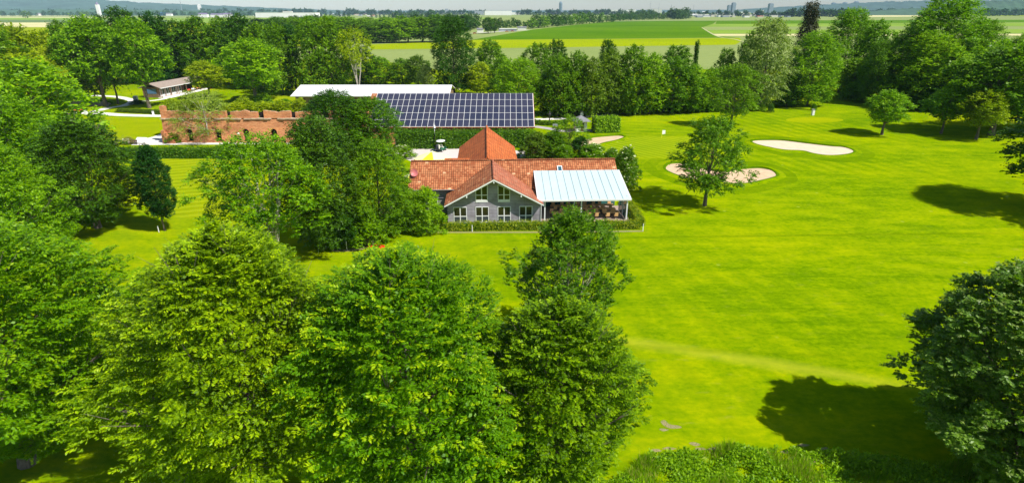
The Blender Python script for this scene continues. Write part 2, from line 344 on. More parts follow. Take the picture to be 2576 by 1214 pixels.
# ------------------------------------------------------------------ object helpers
COL = S.collection
def tag(o, label=None, cat=None, group=None, kind=None):
    if label: o['label'] = label
    if cat: o['category'] = cat
    if group: o['group'] = group
    if kind: o['kind'] = kind
    return o
def empty(name, loc=(0,0,0), rz=0.0, label=None, cat=None, group=None):
    o = bpy.data.objects.new(name, None); COL.objects.link(o)
    o.location = loc; o.rotation_euler = (0, 0, rz); o.empty_display_size = 0.5
    return tag(o, label, cat, group)
class MB:
    def __init__(s): s.v = []; s.f = []; s.m = []; s.uv = []; s.mats = []
    def mi(s, mat):
        if mat not in s.mats: s.mats.append(mat)
        return s.mats.index(mat)
    def face(s, pts, mat, uv=None):
        i = len(s.v); s.v += [tuple(p) for p in pts]; s.f.append(list(range(i, i+len(pts)))); s.m.append(s.mi(mat))
        s.uv.append(uv if uv else [(p[0], p[1]) for p in pts])
    def box(s, x0, x1, y0, y1, z0, z1, mat):
        a = [(x0,y0,z0),(x1,y0,z0),(x1,y1,z0),(x0,y1,z0),(x0,y0,z1),(x1,y0,z1),(x1,y1,z1),(x0,y1,z1)]
        for q, ax in (((0,3,2,1),'z'),((4,5,6,7),'z'),((0,1,5,4),'y'),((2,3,7,6),'y'),((1,2,6,5),'x'),((3,0,4,7),'x')):
            p = [a[k] for k in q]
            uv = [(c[0],c[1]) if ax=='z' else ((c[0],c[2]) if ax=='y' else (c[1],c[2])) for c in p]
            s.face(p, mat, uv)
        return s
    def slab(s, quad, th, mat, uvscale=1.0):
        """thick roof plane; quad = bottom-left, bottom-right, top-right, top-left of the upper face"""
        q = [Vector(p) for p in quad]
        n = (q[1]-q[0]).cross(q[-1]-q[0]).normalized()
        U = (q[1]-q[0]).normalized(); V = n.cross(U)
        uv = [((p-q[0]).dot(U)+50, (p-q[0]).dot(V)+50) for p in q]
        s.face(q, mat, uv)
        lo = [p-n*th for p in q]; s.face(lo[::-1], mat)
        for i in range(len(q)):
            j = (i+1) % len(q); s.face([lo[i], lo[j], q[j], q[i]], mat, [(0.1,0.1)]*4)
        return s
    def bar(s, a, b, r, mat, n=6, r2=None, caps=True):
        a = Vector(a); b = Vector(b); d = (b-a)
        if d.length < 1e-6: return s
        d.normalize(); u = d.orthogonal().normalized(); w_ = d.cross(u); r2 = r if r2 is None else r2
        A = [a+(u*cos(2*pi*k/n)+w_*sin(2*pi*k/n))*r for k in range(n)]
        B = [b+(u*cos(2*pi*k/n)+w_*sin(2*pi*k/n))*r2 for k in range(n)]
        for k in range(n):
            j = (k+1) % n; s.face([A[k], A[j], B[j], B[k]], mat)
        if caps: s.face(A[::-1], mat); s.face(B, mat)
        return s
    def lathe(s, prof, mat, c=(0,0,0), n=16, sx=1, sy=1):
        R = [[(c[0]+r*cos(2*pi*k/n)*sx, c[1]+r*sin(2*pi*k/n)*sy, c[2]+z) for k in range(n)] for r, z in prof]
        for i in range(len(R)-1):
            for k in range(n):
                j = (k+1) % n; s.face([R[i][k], R[i][j], R[i+1][j], R[i+1][k]], mat)
        s.face(R[0][::-1], mat); s.face(R[-1], mat); return s
    def build(s, name, parent=None, loc=None, smooth=False):
        me = bpy.data.meshes.new(name)
        me.from_pydata(s.v, [], s.f)
        for k in s.mats: me.materials.append(MATS[k])
        me.polygons.foreach_set("material_index", s.m)
        ul = me.uv_layers.new(name="UVMap")
        flat = [c for f in s.uv for p in f for c in p]
        ul.data.foreach_set("uv", flat)
        if smooth: me.polygons.foreach_set("use_smooth", [True]*len(s.f))
        me.update()
        o = bpy.data.objects.new(name, me); COL.objects.link(o)
        if parent: o.parent = parent
        if loc is not None: o.location = loc
        return o
def copy_tree(o, parent=None):
    c = o.copy(); COL.objects.link(c); c.parent = parent
    for ch in list(o.children): copy_tree(ch, c)
    return c
def setmat(o, mats):
    for i, k in enumerate(mats):
        if i < len(o.material_slots):
            o.material_slots[i].link = 'OBJECT'; o.material_slots[i].material = MATS[k]

# ------------------------------------------------------------------ foliage
def quads_mesh(name, V, nf, mats, midx=None):
    me = bpy.data.meshes.new(name)
    me.vertices.add(len(V)); me.vertices.foreach_set("co", V.astype(np.float32).ravel())
    me.loops.add(nf*4); me.loops.foreach_set("vertex_index", np.arange(nf*4, dtype=np.int32))
    me.polygons.add(nf); me.polygons.foreach_set("loop_start", np.arange(0, nf*4, 4, dtype=np.int32))
    for k in mats: me.materials.append(MATS[k])
    if midx is not None: me.polygons.foreach_set("material_index", midx.astype(np.int32))
    me.update(calc_edges=True); me.validate()
    return me
def nrm(a): return a/np.maximum(np.linalg.norm(a, axis=1, keepdims=True), 1e-9)
def leaf_quads(C, A, Nn, L, W):
    A = nrm(A); B = nrm(np.cross(A, Nn)); L = L[:, None]; W = W[:, None]
    up = nrm(np.cross(B, A))
    V = np.stack([C, C+A*L*.55+B*W*.5-up*W*0.12, C+A*L, C+A*L*.5-B*W*.5-up*W*0.12], axis=1)
    return V.reshape(-1, 3)
def prof(kind, t):
    t = np.clip(t, 0, 1)
    if kind == 'round': return np.sin(pi*(0.06+0.90*t))**0.55
    if kind == 'oval': return np.sin(pi*(0.10+0.82*t**0.95))**0.60
    if kind == 'dome': return np.minimum(1, .45+1.5*t)*np.maximum(0, 1-t**5.0)**.50+.02
    if kind == 'tent': return np.minimum(1, .5+1.6*t)*np.maximum(0, 1-t**2.5)**.60+.03
    if kind == 'egg': return np.sin(pi*(0.12+0.82*t**0.80))**0.60
    if kind == 'cone': return (1-t)**0.75*0.98+0.03
    if kind == 'broadcone': return np.minimum(1, (1.02-t)**0.62*(0.55+1.4*t)**0.5)
    if kind == 'col': return np.minimum(1, 0.55+1.8*t)*np.minimum(1, (1.03-t)*2.6)**0.6
    if kind == 'vase': return (0.45+0.75*t)*np.minimum(1, (1.05-t)*2.2)**0.6
    if kind == 'hemi': return np.sqrt(np.clip(1-(t*0.98)**2.2, 0, 1))
    return np.ones_like(t)
def crown(name, seed, R, z0, z1, kind, npad, nsh, nl, shoot, L, W, mats=('leaf_mid',), flat=0.55, up=0.15, droop=0.25,
          core=0.12, pad=0.26, out=0.6, tipf=0.0, rough=0.2, bias=1.0, inner=0.5, qmin=.45):
    r = np.random.default_rng(seed)
    Hh = z1-z0; ph = r.uniform(0, 6.28, 3)
    pads = []
    for i in range(npad):
        t = (i+0.5)/npad; t = t**bias; az = i*2.39996+r.normal(0, .35)
        lob = 1+rough*sin(2*az+ph[0]+3*t)*0.6+rough*sin(5*az+ph[1]+5*t)*0.5+r.normal(0, rough*0.28)
        rr = float(prof(kind, np.array([t]))[0])*R*lob
        pr = R*pad*r.uniform(.65, 1.3)
        rad = max(0, rr-pr*.7)*(r.uniform(inner, 1) if i % 3 == 0 else r.uniform(.85, 1.0))
        pads.append((rad*cos(az), rad*sin(az), z0+pr*flat*0.6+t*(Hh-pr*flat*1.2), pr, az, rad/max(R, .1)))
    P = np.array(pads)
    n = npad*nsh
    idx = np.repeat(np.arange(npad), nsh)
    d = r.normal(0, 1, (n, 3)); d = nrm(d)
    outv = np.stack([np.cos(P[idx, 4])*P[idx, 5], np.sin(P[idx, 4])*P[idx, 5], np.full(n, 0.55)], 1)
    d = nrm(d+outv*0.75)
    q = r.uniform(qmin, 1.0, n)**0.5
    base = P[idx, :3]+d*(P[idx, 3]*q)[:, None]*np.array([1, 1, flat])
    ax = nrm(d*np.array([1, 1, .5])*out+outv*np.array([1, 1, 0])*0.6+np.array([0, 0, up])+r.normal(0, .25, (n, 3)))
    nc = int(n*core)
    if nc:
        tt = r.uniform(.05, .9, nc); aa = r.uniform(0, 6.28, nc); rr = prof(kind, tt)*R*np.sqrt(r.uniform(0, .5, nc))
        cb = np.stack([rr*np.cos(aa), rr*np.sin(aa), z0+tt*Hh], 1); base = np.concatenate([base, cb]); ax = np.concatenate([ax, nrm(r.normal(0, 1, (nc, 3)))])
        n += nc
    # leaves along each shoot
    sl = shoot*r.uniform(.6, 1.3, n)
    s = (np.tile(np.arange(nl), n)+r.uniform(-.3, .3, n*nl))/nl
    I = np.repeat(np.arange(n), nl)
    side = np.where(np.tile(np.arange(nl), n) % 2 == 0, 1.0, -1.0)[:, None]
    A = ax[I]; upv = nrm(np.array([0, 0, 1.0])+r.normal(0, .35, (n, 3)))[I]
    B = nrm(np.cross(A, upv))
    pos = base[I]+A*(s*sl[I])[:, None]; pos[:, 2] -= droop*(s**2)*sl[I]*0.6
    la = nrm(A*0.55+B*side*0.85+np.array([0, 0, -droop*1.3])+r.normal(0, .22, (n*nl, 3)))
    nn = nrm(upv*0.9+r.normal(0, .38, (n*nl, 3)))
    sc = r.uniform(.65, 1.25, n*nl)*(1-.35*s)
    V = leaf_quads(pos, la, nn, L*sc, W*sc)
    midx = None
    if len(mats) > 1:
        midx = np.zeros(n*nl); tip = (s > 0.45) & (np.repeat(r.uniform(0, 1, n), nl) < tipf); midx[tip] = 1
    me = quads_mesh(name, V, n*nl, mats, midx)
    return me, P
def frond_crown(name, seed, R, z0, z1, kind, nb, nf, nl, flen, L, W, mats, tipf=.5, inner=34000, rough=.22, rise=.25, wid=.24):
    r = np.random.default_rng(seed); Hh = z1-z0; ph = r.uniform(0, 6.28, 4)
    t = (np.arange(nb)+.5)/nb; az = np.arange(nb)*2.39996+r.normal(0, .3, nb)
    lob = lambda a, t_: 1+rough*(.6*np.sin(2*a+ph[0]+3*t_)+.5*np.sin(4*a+ph[1]+6*t_)+.45*np.sin(7*a+ph[2]-10*t_)+.3*np.sin(13*a+ph[3]+19*t_))
    rr = prof(kind, t)*R*lob(az, t)
    B = np.stack([rr*np.cos(az), rr*np.sin(az), z0+t*Hh, np.full(nb, R*.16), az, rr/R], 1)
    I = np.repeat(np.arange(nb), nf); n = nb*nf
    sp = 1.15/np.maximum(rr[I], 1.2)
    a2 = az[I]+r.normal(0, 1, n)*sp; t2 = np.clip(t[I]+r.normal(0, .34, n)/Hh, 0, 1.03)
    r2 = np.maximum(.15, prof(kind, t2)*R*lob(a2, t2))*r.uniform(.80, 1.05, n)
    tip = np.stack([r2*np.cos(a2), r2*np.sin(a2), z0+t2*Hh+r.normal(0, .10, n)], 1)
    rs = rise+.8*np.clip((t[I]-.75)/.25, 0, 1)
    ax = nrm(np.stack([np.cos(a2), np.sin(a2), rs], 1)+r.normal(0, .20, (n, 3)))
    fl = flen*r.uniform(.6, 1.3, n); base = tip-ax*fl[:, None]
    J = np.repeat(np.arange(n), nl); s = (np.tile(np.arange(nl), n)+r.uniform(-.4, .4, n*nl))/nl
    A = ax[J]; up = nrm(np.stack([-ax[:, 0]*.25, -ax[:, 1]*.25, np.ones(n)], 1)+r.normal(0, .22, (n, 3)))[J]
    S_ = nrm(np.cross(A, up)); side = np.where(np.tile(np.arange(nl), n) % 2 == 0, 1.0, -1.0)
    off = r.uniform(.02, 1, n*nl)*wid*(1.05-.75*s)
    pos = base[J]+A*(s*fl[J])[:, None]+S_*(side*off)[:, None]; pos[:, 2] -= .22*fl[J]*s**2+off*.25
    la = nrm(A*.6+S_*(side*.75)[:, None]+np.array([0, 0, -.35])+r.normal(0, .25, (n*nl, 3)))
    nn = nrm(up+r.normal(0, .32, (n*nl, 3))); sc = r.uniform(.7, 1.25, n*nl)
    V = leaf_quads(pos, la, nn, L*sc, W*sc); mi = ((s > .5) & (r.uniform(0, 1, n)[J] < tipf)).astype(int)
    ti = r.uniform(.0, .97, inner); ai = r.uniform(0, 6.28, inner); ri = prof(kind, ti)*R*lob(ai, ti)*r.uniform(.30, .76, inner)**.8
    C = np.stack([ri*np.cos(ai), ri*np.sin(ai), z0+.3+ti*Hh*.93], 1)
    V2 = leaf_quads(C, nrm(r.normal(0, 1, (inner, 3))), nrm(r.normal(0, 1, (inner, 3))+np.array([0, 0, .6])), np.full(inner, .25), np.full(inner, .16))
    return quads_mesh(name, np.concatenate([V, V2]), n*nl+inner, mats, np.concatenate([mi, np.zeros(inner)])), B*np.array([.86, .86, 1, 1, 1, 1])
def blossoms(me_name, P, seed, n, size, zmin=0.2):
    r = np.random.default_rng(seed)
    i = r.integers(0, len(P), n); d = nrm(r.normal(0, 1, (n, 3))+np.array([0, 0, .6]))
    c = P[i, :3]+d*(P[i, 3]*1.05)[:, None]
    a = nrm(r.normal(0, 1, (n, 3))*np.array([1, 1, .2])); nn = nrm(np.array([0, 0, 1.0])+r.normal(0, .3, (n, 3)))
    return quads_mesh(me_name, leaf_quads(c, a, nn, size*r.uniform(.6, 1.3, n), size*r.uniform(.6, 1.1, n)), n, ['blossom'])
def trunk_mb(seed, P, z1, r0, barkm, nlimb=12, stems=1, spread=0.0, top=0.75, lean=0.0, z_l=0.2):
    rnd = random.Random(seed); mb = MB()
    tops = []
    for sidx in range(stems):
        a = sidx*2*pi/stems+rnd.random(); p = Vector((cos(a)*0.25*(stems > 1), sin(a)*0.25*(stems > 1), -0.15)); n = 6; rr = r0/(1 if stems == 1 else 1.5)
        path = [(p, rr*1.25)]
        for k in range(1, n+1):
            f = k/n
            q = Vector((cos(a)*spread*f**1.2+rnd.gauss(0, .07*z1/10)*(k < n), sin(a)*spread*f**1.2+rnd.gauss(0, .07*z1/10), z1*top*f))
            path.append((q, rr*(1-.75*f)))
        for (a1, ra), (b1, rb) in zip(path, path[1:]): mb.bar(a1, b1, ra, barkm, 8, rb, caps=False)
        tops.append(path)
    ids = [int(i) for i in np.linspace(1, len(P)-1, min(nlimb, len(P)))]
    for i in ids:
        c = Vector(P[i, :3]); path = tops[rnd.randrange(len(tops))]
        zt = max(z_l*z1, c.z*rnd.uniform(.45, .72)); k = min(range(len(path)), key=lambda j: abs(path[j][0].z-zt)); s, rs = path[k]
        m1 = s.lerp(c, .5)+Vector((rnd.gauss(0, .2), rnd.gauss(0, .2), -abs(c.z-s.z)*.08))
        mb.bar(s, m1, rs*.45, barkm, 5, rs*.28, caps=False); mb.bar(m1, c, rs*.28, barkm, 5, rs*.07, caps=False)
        for _ in range(2):
            e = c+Vector((rnd.gauss(0, 1), rnd.gauss(0, 1), rnd.uniform(.1, 1))).normalized()*P[i, 3]*0.9
            mb.bar(m1.lerp(c, .6), e, rs*.14, barkm, 4, rs*.04, caps=False)
    return mb
# ================================================================== ground, paths, fields
def sheet(name, pts, z, mat, label=None, smooth=True, kind='structure'):
    """flat sheet on the ground from world outline points"""
    P = [Vector((p[0], p[1])) for p in pts]
    if smooth:
        Q = []; n = len(P)
        for i in range(n):
            a, b, c, d = P[i-1], P[i], P[(i+1) % n], P[(i+2) % n]
            for k in range(6):
                t = k/6; Q.append(0.5*((2*b)+(c-a)*t+(2*a-5*b+4*c-d)*t*t+(3*b-a-3*c+d)*t**3))
        P = Q
    import mathutils
    tri = mathutils.geometry.tessellate_polygon([[Vector((p[0], p[1], 0)) for p in P]])
    me = bpy.data.meshes.new(name)
    me.from_pydata([(p[0], p[1], z) for p in P], [], [tuple(t) for t in tri])
    me.update()
    if me.polygons[0].normal.z < 0: me.flip_normals()
    me.materials.append(MATS[mat])
    o = bpy.data.objects.new(name, me); COL.objects.link(o)
    tag(o, label, None, None, kind)
    return o, P
def psheet(name, px, z, mat, label=None, smooth=True, kind='structure'):
    return sheet(name, [gp(x, y) for x, y in px], z, mat, label, smooth, kind)
def strip(name, pts, wd, z, mat, label=None):
    """ribbon path along world points"""
    P = [Vector(p[:2]) for p in pts]; Q = []
    for i in range(len(P)-1):
        a, b, c, d = P[max(0, i-1)], P[i], P[i+1], P[min(len(P)-1, i+2)]
        for k in range(8):
            t = k/8; Q.append(0.5*((2*b)+(c-a)*t+(2*a-5*b+4*c-d)*t*t+(3*b-a-3*c+d)*t**3))
    Q.append(P[-1]); mb = MB(); L = []; R = []
    for i, q in enumerate(Q):
        d = (Q[min(i+1, len(Q)-1)]-Q[max(i-1, 0)]).normalized(); n = Vector((-d.y, d.x))*wd/2
        L.append((q.x+n.x, q.y+n.y, z)); R.append((q.x-n.x, q.y-n.y, z))
    for i in range(len(Q)-1): mb.face([R[i], R[i+1], L[i+1], L[i]], mat)
    o = mb.build(name); tag(o, label, None, None, 'structure'); return o

ground = MB(); ground.face([(-14000,-200,0),(14000,-200,0),(14000,15500,0),(-14000,15500,0)], 'lawn')
tag(ground.build('ground'), 'mown yellow-green lawn of the golf course', None, None, 'structure')
# farmland beyond the golf course (sheets from near to far, each a little above the ground)
wood_line = [(-60,150),(200,118),(800,128),(930,155),(1200,195),(1700,170),(1900,150),(2300,165),(2700,175)]
F = lambda n, px, z, m, l: psheet(n, px, z, m, l, smooth=False)
F('field', [(-600,150),(935,150),(1200,190),(1870,172),(2700,180),(3300,150),(3300,36),(-600,36)], 0.02, 'field_pale', 'pale green crop field behind the wood')
F('field', [(-600,118),(860,118),(880,70),(880,58),(420,58),(0,70),(-600,70)], 0.05, 'lime_lawn', 'lime green meadow behind the left-hand trees')
F('field', [(925,113),(1188,101),(1860,96),(1866,103),(1850,113),(1300,121),(935,125)], 0.05, 'field_yellow', 'bright yellow-green crop strip')
F('field', [(1185,101),(1340,75),(1450,63),(1552,53.5),(1803,52.5),(1795,60),(1768,69),(1780,78),(1805,92),(1860,95)], 0.08, 'field_green', 'deep green crop field behind the yellow strip')
F('field', [(1803,52.5),(2700,50),(2700,56),(1800,61)], 0.08, 'field_green', 'thin dark green field strip towards the town')
F('field', [(1795,61),(2700,57),(2700,66),(1772,68)], 0.1, 'field_mid', 'light green field strip right of the deep green field')
F('field', [(1775,76),(2700,74),(2700,84),(1790,85)], 0.1, 'field_mid', 'second light green strip right of the deep green field')
F('field', [(1790,86),(2700,86),(2700,90),(1806,91)], 0.1, 'field_straw', 'thin straw coloured strip')
F('field', [(2150,36.5),(2420,34),(2640,34),(2640,40),(2160,43.5)], 0.15, 'field_straw', 'straw coloured stubble field before the far wood at right')
F('field', [(2420,33),(2700,33),(2700,41),(2440,41)], 0.2, 'field_yellow', 'yellow-green field in front of the far right wood')
F('field', [(-600,57),(122,57),(126,62),(120,69),(-600,69)], 0.1, 'field_straw', 'pale straw field at the left edge')
F('field', [(-600,51),(420,50),(420,57),(-600,58)], 0.12, 'field_grey', 'dark grey-green field strip at left')
F('field', [(-600,44.5),(420,45.5),(420,50),(-600,51)], 0.15, 'field_mid', 'green field strip at left')
F('field', [(-600,42),(330,43.6),(330,45.4),(-600,44.5)], 0.18, 'field_straw', 'narrow pale field strip at left')
F('field', [(-600,37),(200,38.5),(200,41),(-600,42)], 0.22, 'field_straw', 'far straw strip before the village')
F('field', [(420,45),(880,47),(880,58),(420,57)], 0.1, 'field_mid', 'pale green field before the long white hall')
F('field', [(880,46),(1240,44.5),(1240,50),(880,53)], 0.1, 'field_mid', 'green meadow before the row of avenue trees')
strip('road', [gp(1545,54.6), gp(1650,53.0), gp(1780,51.5), gp(2000,50.5)], 12, 0.35, 'path_grey', 'pale field road along the deep green field')
strip('track', [gp(1766,70), gp(1785,82), gp(1808,93), gp(1850,100), gp(1890,112)], 2.2, 0.15, 'track_straw', 'thin pale farm track between the fields')
strip('track', [gp(1186,84.5), gp(1240,81), gp(1330,76)], 6, 0.12, 'path_pale', 'short pale road beside the parked lorries')
# golf course surfaces
def bunker(px, mat, label, lip=0.35, ring=True):
    o, P = psheet('bunker', px, 0.012, mat, label)
    c = sum(P, Vector((0, 0)))/len(P); mb = MB(); n = len(P)
    prof_ = [(0.0, 0.0), (0.10, lip), (0.55, lip*0.85), (1.6, 0.0)]
    sgn = 1 if sum(P[i].x*P[(i+1) % n].y-P[(i+1) % n].x*P[i].y for i in range(n)) > 0 else -1
    nr = []
    for i in range(n):
        d = (P[(i+1) % n]-P[i-1]).normalized(); nr.append(Vector((d.y, -d.x))*sgn)
    if ring:
        rb_ = MB()
        for d0, d1, m_ in ((1.9, 4.4, 'rough_band'),):
            for i in range(n):
                j = (i+1) % n; wob = lambda q, d: d*(1+.12*sin(q.x*.25)+.10*sin(q.y*.4)); dd = lambda nn: Vector((nn.x*.75, nn.y*1.25))
                a, b = P[i]+dd(nr[i])*wob(P[i], d0), P[j]+dd(nr[j])*wob(P[j], d0); c2, d2 = P[j]+dd(nr[j])*wob(P[j], d1), P[i]+dd(nr[i])*wob(P[i], d1)
                if (b-a).dot(P[j]-P[i]) > 0 and (c2-d2).dot(P[j]-P[i]) > 0: rb_.face([(a.x,a.y,.0045+i*2e-5),(b.x,b.y,.0045+i*2e-5),(c2.x,c2.y,.0045+i*2e-5),(d2.x,d2.y,.0045+i*2e-5)][::sgn], m_)
        tag(rb_.build('rough', None), 'darker mown bands curving round the '+label, None, None, 'structure')
    for (d0, z0), (d1, z1) in zip(prof_, prof_[1:]):
        for i in range(n):
            j = (i+1) % n; k0 = 0.35+0.65*max(0, nr[i].y); k1 = 0.35+0.65*max(0, nr[j].y)
            a = P[i]+nr[i]*d0; b = P[j]+nr[j]*d0; c2 = P[j]+nr[j]*d1; d2 = P[i]+nr[i]*d1
            mb.face([(a.x,a.y,z0*k0+.004),(b.x,b.y,z0*k1+.004),(c2.x,c2.y,z1*k1+.004),(d2.x,d2.y,z1*k0+.004)][::sgn], 'rough_rim' if d0 < .3 else 'lawn')
    q = mb.build('bunker_lip', None, smooth=True); tag(q, 'grass lip round the '+label, None, None, 'structure')
z1 = lambda L: [(1320.8+.2686*X, 239+.2686*Y) for X, Y in L]
z2 = lambda L: [((3000+.494*X)/1.59, (350+.494*Y)/1.59) for X, Y in L]
z4 = lambda L: [(125.8+.2686*X, 176.1+.2686*Y) for X, Y in L]
bunker(z1([(1320,680),(1360,648),(1450,642),(1530,652),(1700,700),(1850,722),(2020,698),(2180,687),(2290,702),(2345,738),(2330,765),(2200,800),(2050,828),(1930,828),(1800,808),(1550,785),(1420,745),(1340,710)]), 'sand', 'peanut shaped sand bunker behind the lone round tree')
bunker(z2([(20,440),(60,430),(250,430),(450,453),(650,476),(760,485),(835,515),(780,540),(640,550),(520,535),(430,513),(280,505),(150,482),(60,460)]), 'sand_pale', 'long pale sand bunker on the right-hand fairway')
bunker(z1([(430,470),(520,430),(640,402),(780,388),(880,383),(922,395),(840,425),(740,445),(660,470),(560,492),(470,500)]), 'sand', 'sand bunker between the clubhouse shrubs and the striped green', ring=False)
bunker(z4([(150,300),(200,290),(350,288),(500,298),(570,315),(540,333),(420,340),(250,338),(170,325)]), 'sand', 'oval sand bunker by the path at far left', ring=False)
psheet('green', z1([(770,545),(700,500),(760,440),(900,405),(1100,390),(1300,387),(1500,398),(1680,430),(1760,490),(1660,560),(1400,595),(1150,590),(920,580)]), 0.006, 'fairway_green', 'striped putting green with a white flag')
psheet('green', z2([(290,262),(340,248),(480,242),(650,246),(750,258),(730,275),(600,286),(430,286),(320,276)]), 0.006, 'lime_lawn', 'small oval tee lawn near the wood')
psheet('green', z2([(1440,235),(1500,210),(1700,190),(2100,200),(2500,230),(2500,330),(2150,330),(1900,325),(1600,300),(1480,270)]), 0.006, 'lime_lawn', 'bright green beyond the big tree at right')
psheet('green', [(395,398),(420,398),(560,400),(640,430),(640,490),(560,540),(440,545),(400,500),(380,440)], 0.006, 'practice_green', 'striped practice lawn in front of the long hedge')
psheet('green', [(215,292),(290,296),(415,300),(418,332),(330,350),(250,350),(200,320)], 0.006, 'lime_lawn', 'bright lawn left of the brick wall')
psheet('green', [(640,262),(690,235),(735,222),(760,214),(745,250),(720,270),(660,275)], 0.006, 'practice_green', 'striped lawn beside the white roofed shed')
psheet('green', z4([(130,260),(300,250),(560,262),(650,300),(600,345),(300,348),(140,335)]), 0.006, 'lawn', 'grass round the left-hand bunker')
# gravel, paths
psheet('gravel_yard', [(985,372),(1182,371),(1320,380),(1330,420),(1200,440),(1090,420),(1052,412),(1020,400),(960,390),(940,378)], 0.012, 'gravel', 'pale gravel yard behind the clubhouse', smooth=False)
psheet('path', [(421,358),(900,353),(900,361),(330,365),(345,353),(385,344),(415,333),(440,336),(453,351)], 0.012, 'path_pale', 'pale paved strip at the foot of the brick wall', smooth=False)
strip('path', [gp(130,242), gp(158,242), gp(220,240.5), gp(287,243), gp(319,248.6), gp(334,255), gp(314,265), gp(276,271), gp(236,281), gp(224,284)], 2.6, 0.012, 'path_pale', 'pale curved path round the left-hand bunker')
strip('path', [gp(90,290), gp(175,286), gp(224,284), gp(260,286), gp(300,289), gp(360,291), gp(440,292)], 3.2, 0.016, 'path_pale', 'pale path leading to the brick wall')
strip('path', [gp(346,254.5), gp(366,254), gp(400,251), gp(470,236), gp(530,221)], 2.0, 0.012, 'path_pale', 'narrow pale path along the long shed')
strip('path', [gp(1340,300), gp(1400,299), gp(1455,296), gp(1500,290.5), gp(1590,284), gp(1700,277.5), gp(1804,272), gp(1900,268)], 2.4, 0.012, 'path_pale', 'pinkish path along the edge of the wood')
strip('path', [gp(1345,318), gp(1385,324), gp(1420,330), gp(1460,326), gp(1520,333)], 2.2, 0.014, 'path_grey', 'grey path beside the round hedge')
strip('path', [gp(930,610), gp(955,575), gp(975,545), gp(985,520)], 1.2, 0.012, 'soil', 'bare earth strip between shrubs left of the clubhouse')
strip('path', [gp(838,628), gp(870,629), gp(905,625), gp(935,612)], 0.9, 0.012, 'soil', 'bare earth edge below the dark tree')
strip('path', [gp(1030,578.5), gp(1100,583.5), gp(1250,584), gp(1400,583.5), gp(1618,581)], 0.45, 0.012, 'soil', 'bare earth edge in front of the low hedge')
sp = lambda px, n: psheet('bare_patch', px, 0.012, 'soil', n)
sp([(1662,1060),(1672,1056),(1684,1066),(1708,1070),(1714,1075),(1690,1077),(1672,1071)], 'bare sandy scrape in the lawn at lower right')
sp([(1658,1078),(1670,1077),(1682,1080),(1668,1084)], 'small bare scrape just below the sandy one')
sp([(1733,1114),(1745,1111),(1762,1117),(1750,1121)], 'bare spot beside the weeds')
sp([(1985,1150),(2030,1140),(2060,1150),(2050,1162),(2000,1160)], 'bare earth at the edge of the tall weeds')
for k_ in range(9):
    rr_ = random.Random(k_); cx_ = 1640+k_*55+rr_.uniform(-15,15); cy_ = 1128-8*sin(k_)+rr_.uniform(-6,8)
    sp([(cx_+rr_.uniform(7,16)*cos(a_)*1.3, cy_+rr_.uniform(2,4.5)*sin(a_)) for a_ in [q_*pi/5 for q_ in range(10)]], 'small worn spot of dry turf above the tall weeds')

# ================================================================== clubhouse
HX, HY, HR = -2.35, 71.3, radians(2.6)
house = empty('clubhouse', (HX, HY, 0), HR, 'grey clapboard clubhouse with red tiled roofs and a gabled front wing', 'building')
RZ, EZ, MEZ = 6.30, 3.02, 3.54        # ridge, wing eave, main eave heights
WW, OH = 6.1, 1.15
slope = (RZ-EZ)/WW
# wing front wall (pentagon), built as one wall mesh with side walls
wl = MB()
def pent(y, flip):
    p = [(-WW,y,0),(WW,y,0),(WW,y,EZ-.12),(0,y,RZ-.14),(-WW,y,EZ-.12)]
    wl.face(p if not flip else p[::-1], 'siding', [(q[0]+50, q[2]) for q in (p if not flip else p[::-1])])
pent(0, False)
wl.face([(-WW,5,0),(-WW,0,0),(-WW,0,EZ-.12),(-WW,5,EZ-.12)], 'siding', [(5,0),(0,0),(0,3),(5,3)])
wl.face([(WW,0,0),(WW,6,0),(WW,6,EZ-.12),(WW,0,EZ-.12)], 'siding', [(0,0),(6,0),(6,3),(0,3)])
wl.build('front_wall', house)
mw = MB()
MY0, MY1 = 4.35, 12.9; ML, MR = -11.2, 17.2
mw.face([(ML,MY0,0),(-WW-.003,MY0,0),(-WW-.003,MY0,MEZ-.1),(ML,MY0,MEZ-.1)], 'siding', [(0,0),(5,0),(5,3.4),(0,3.4)])
mw.face([(WW+.003,6.2,0),(MR,6.2,0),(MR,6.2,4.2),(WW+.003,6.2,4.2)], 'siding', [(0,0),(11,0),(11,4),(0,4)])
for X, fl in ((ML, 1), (MR, 0)):
    y0 = MY0 if fl else 6.2; p = [(X,y0,0),(X,MY1,0),(X,MY1,MEZ-.1),(X,8.6,RZ-.14),(X,y0,MEZ-.1 if fl else 4.7)]
    mw.face(p[::-1] if fl else p, 'siding', [(q[1], q[2]) for q in (p[::-1] if fl else p)])
mw.face([(MR,MY1,0),(ML,MY1,0),(ML,MY1,MEZ-.1),(MR,MY1,MEZ-.1)], 'siding')
mw.build('main_wall', house)
# roofs
ms = (RZ-MEZ)/(8.6-3.75)
r = MB(); r.slab([(-11.6,3.75,MEZ),(17.5,3.75,MEZ),(17.5,8.6,RZ),(-11.6,8.6,RZ)], .14, 'roof_tiles')
ro = r.build('main_roof', house)
r = MB(); r.slab([(17.5,13.45,MEZ),(-11.6,13.45,MEZ),(-11.6,8.603,RZ),(17.5,8.603,RZ)], .14, 'roof_tiles'); r.build('main_roof', house)
# ridge tiles as a row of half-round caps, in the one ridge mesh
rd = MB()
for k in range(97):
    x = -11.55+k*0.3; rd.bar((x,8.6,RZ+.03),(x+.29,8.6,RZ+.045), .13, 'roof_tiles', 8, .15)
rd.build('ridge_tiles', ro)
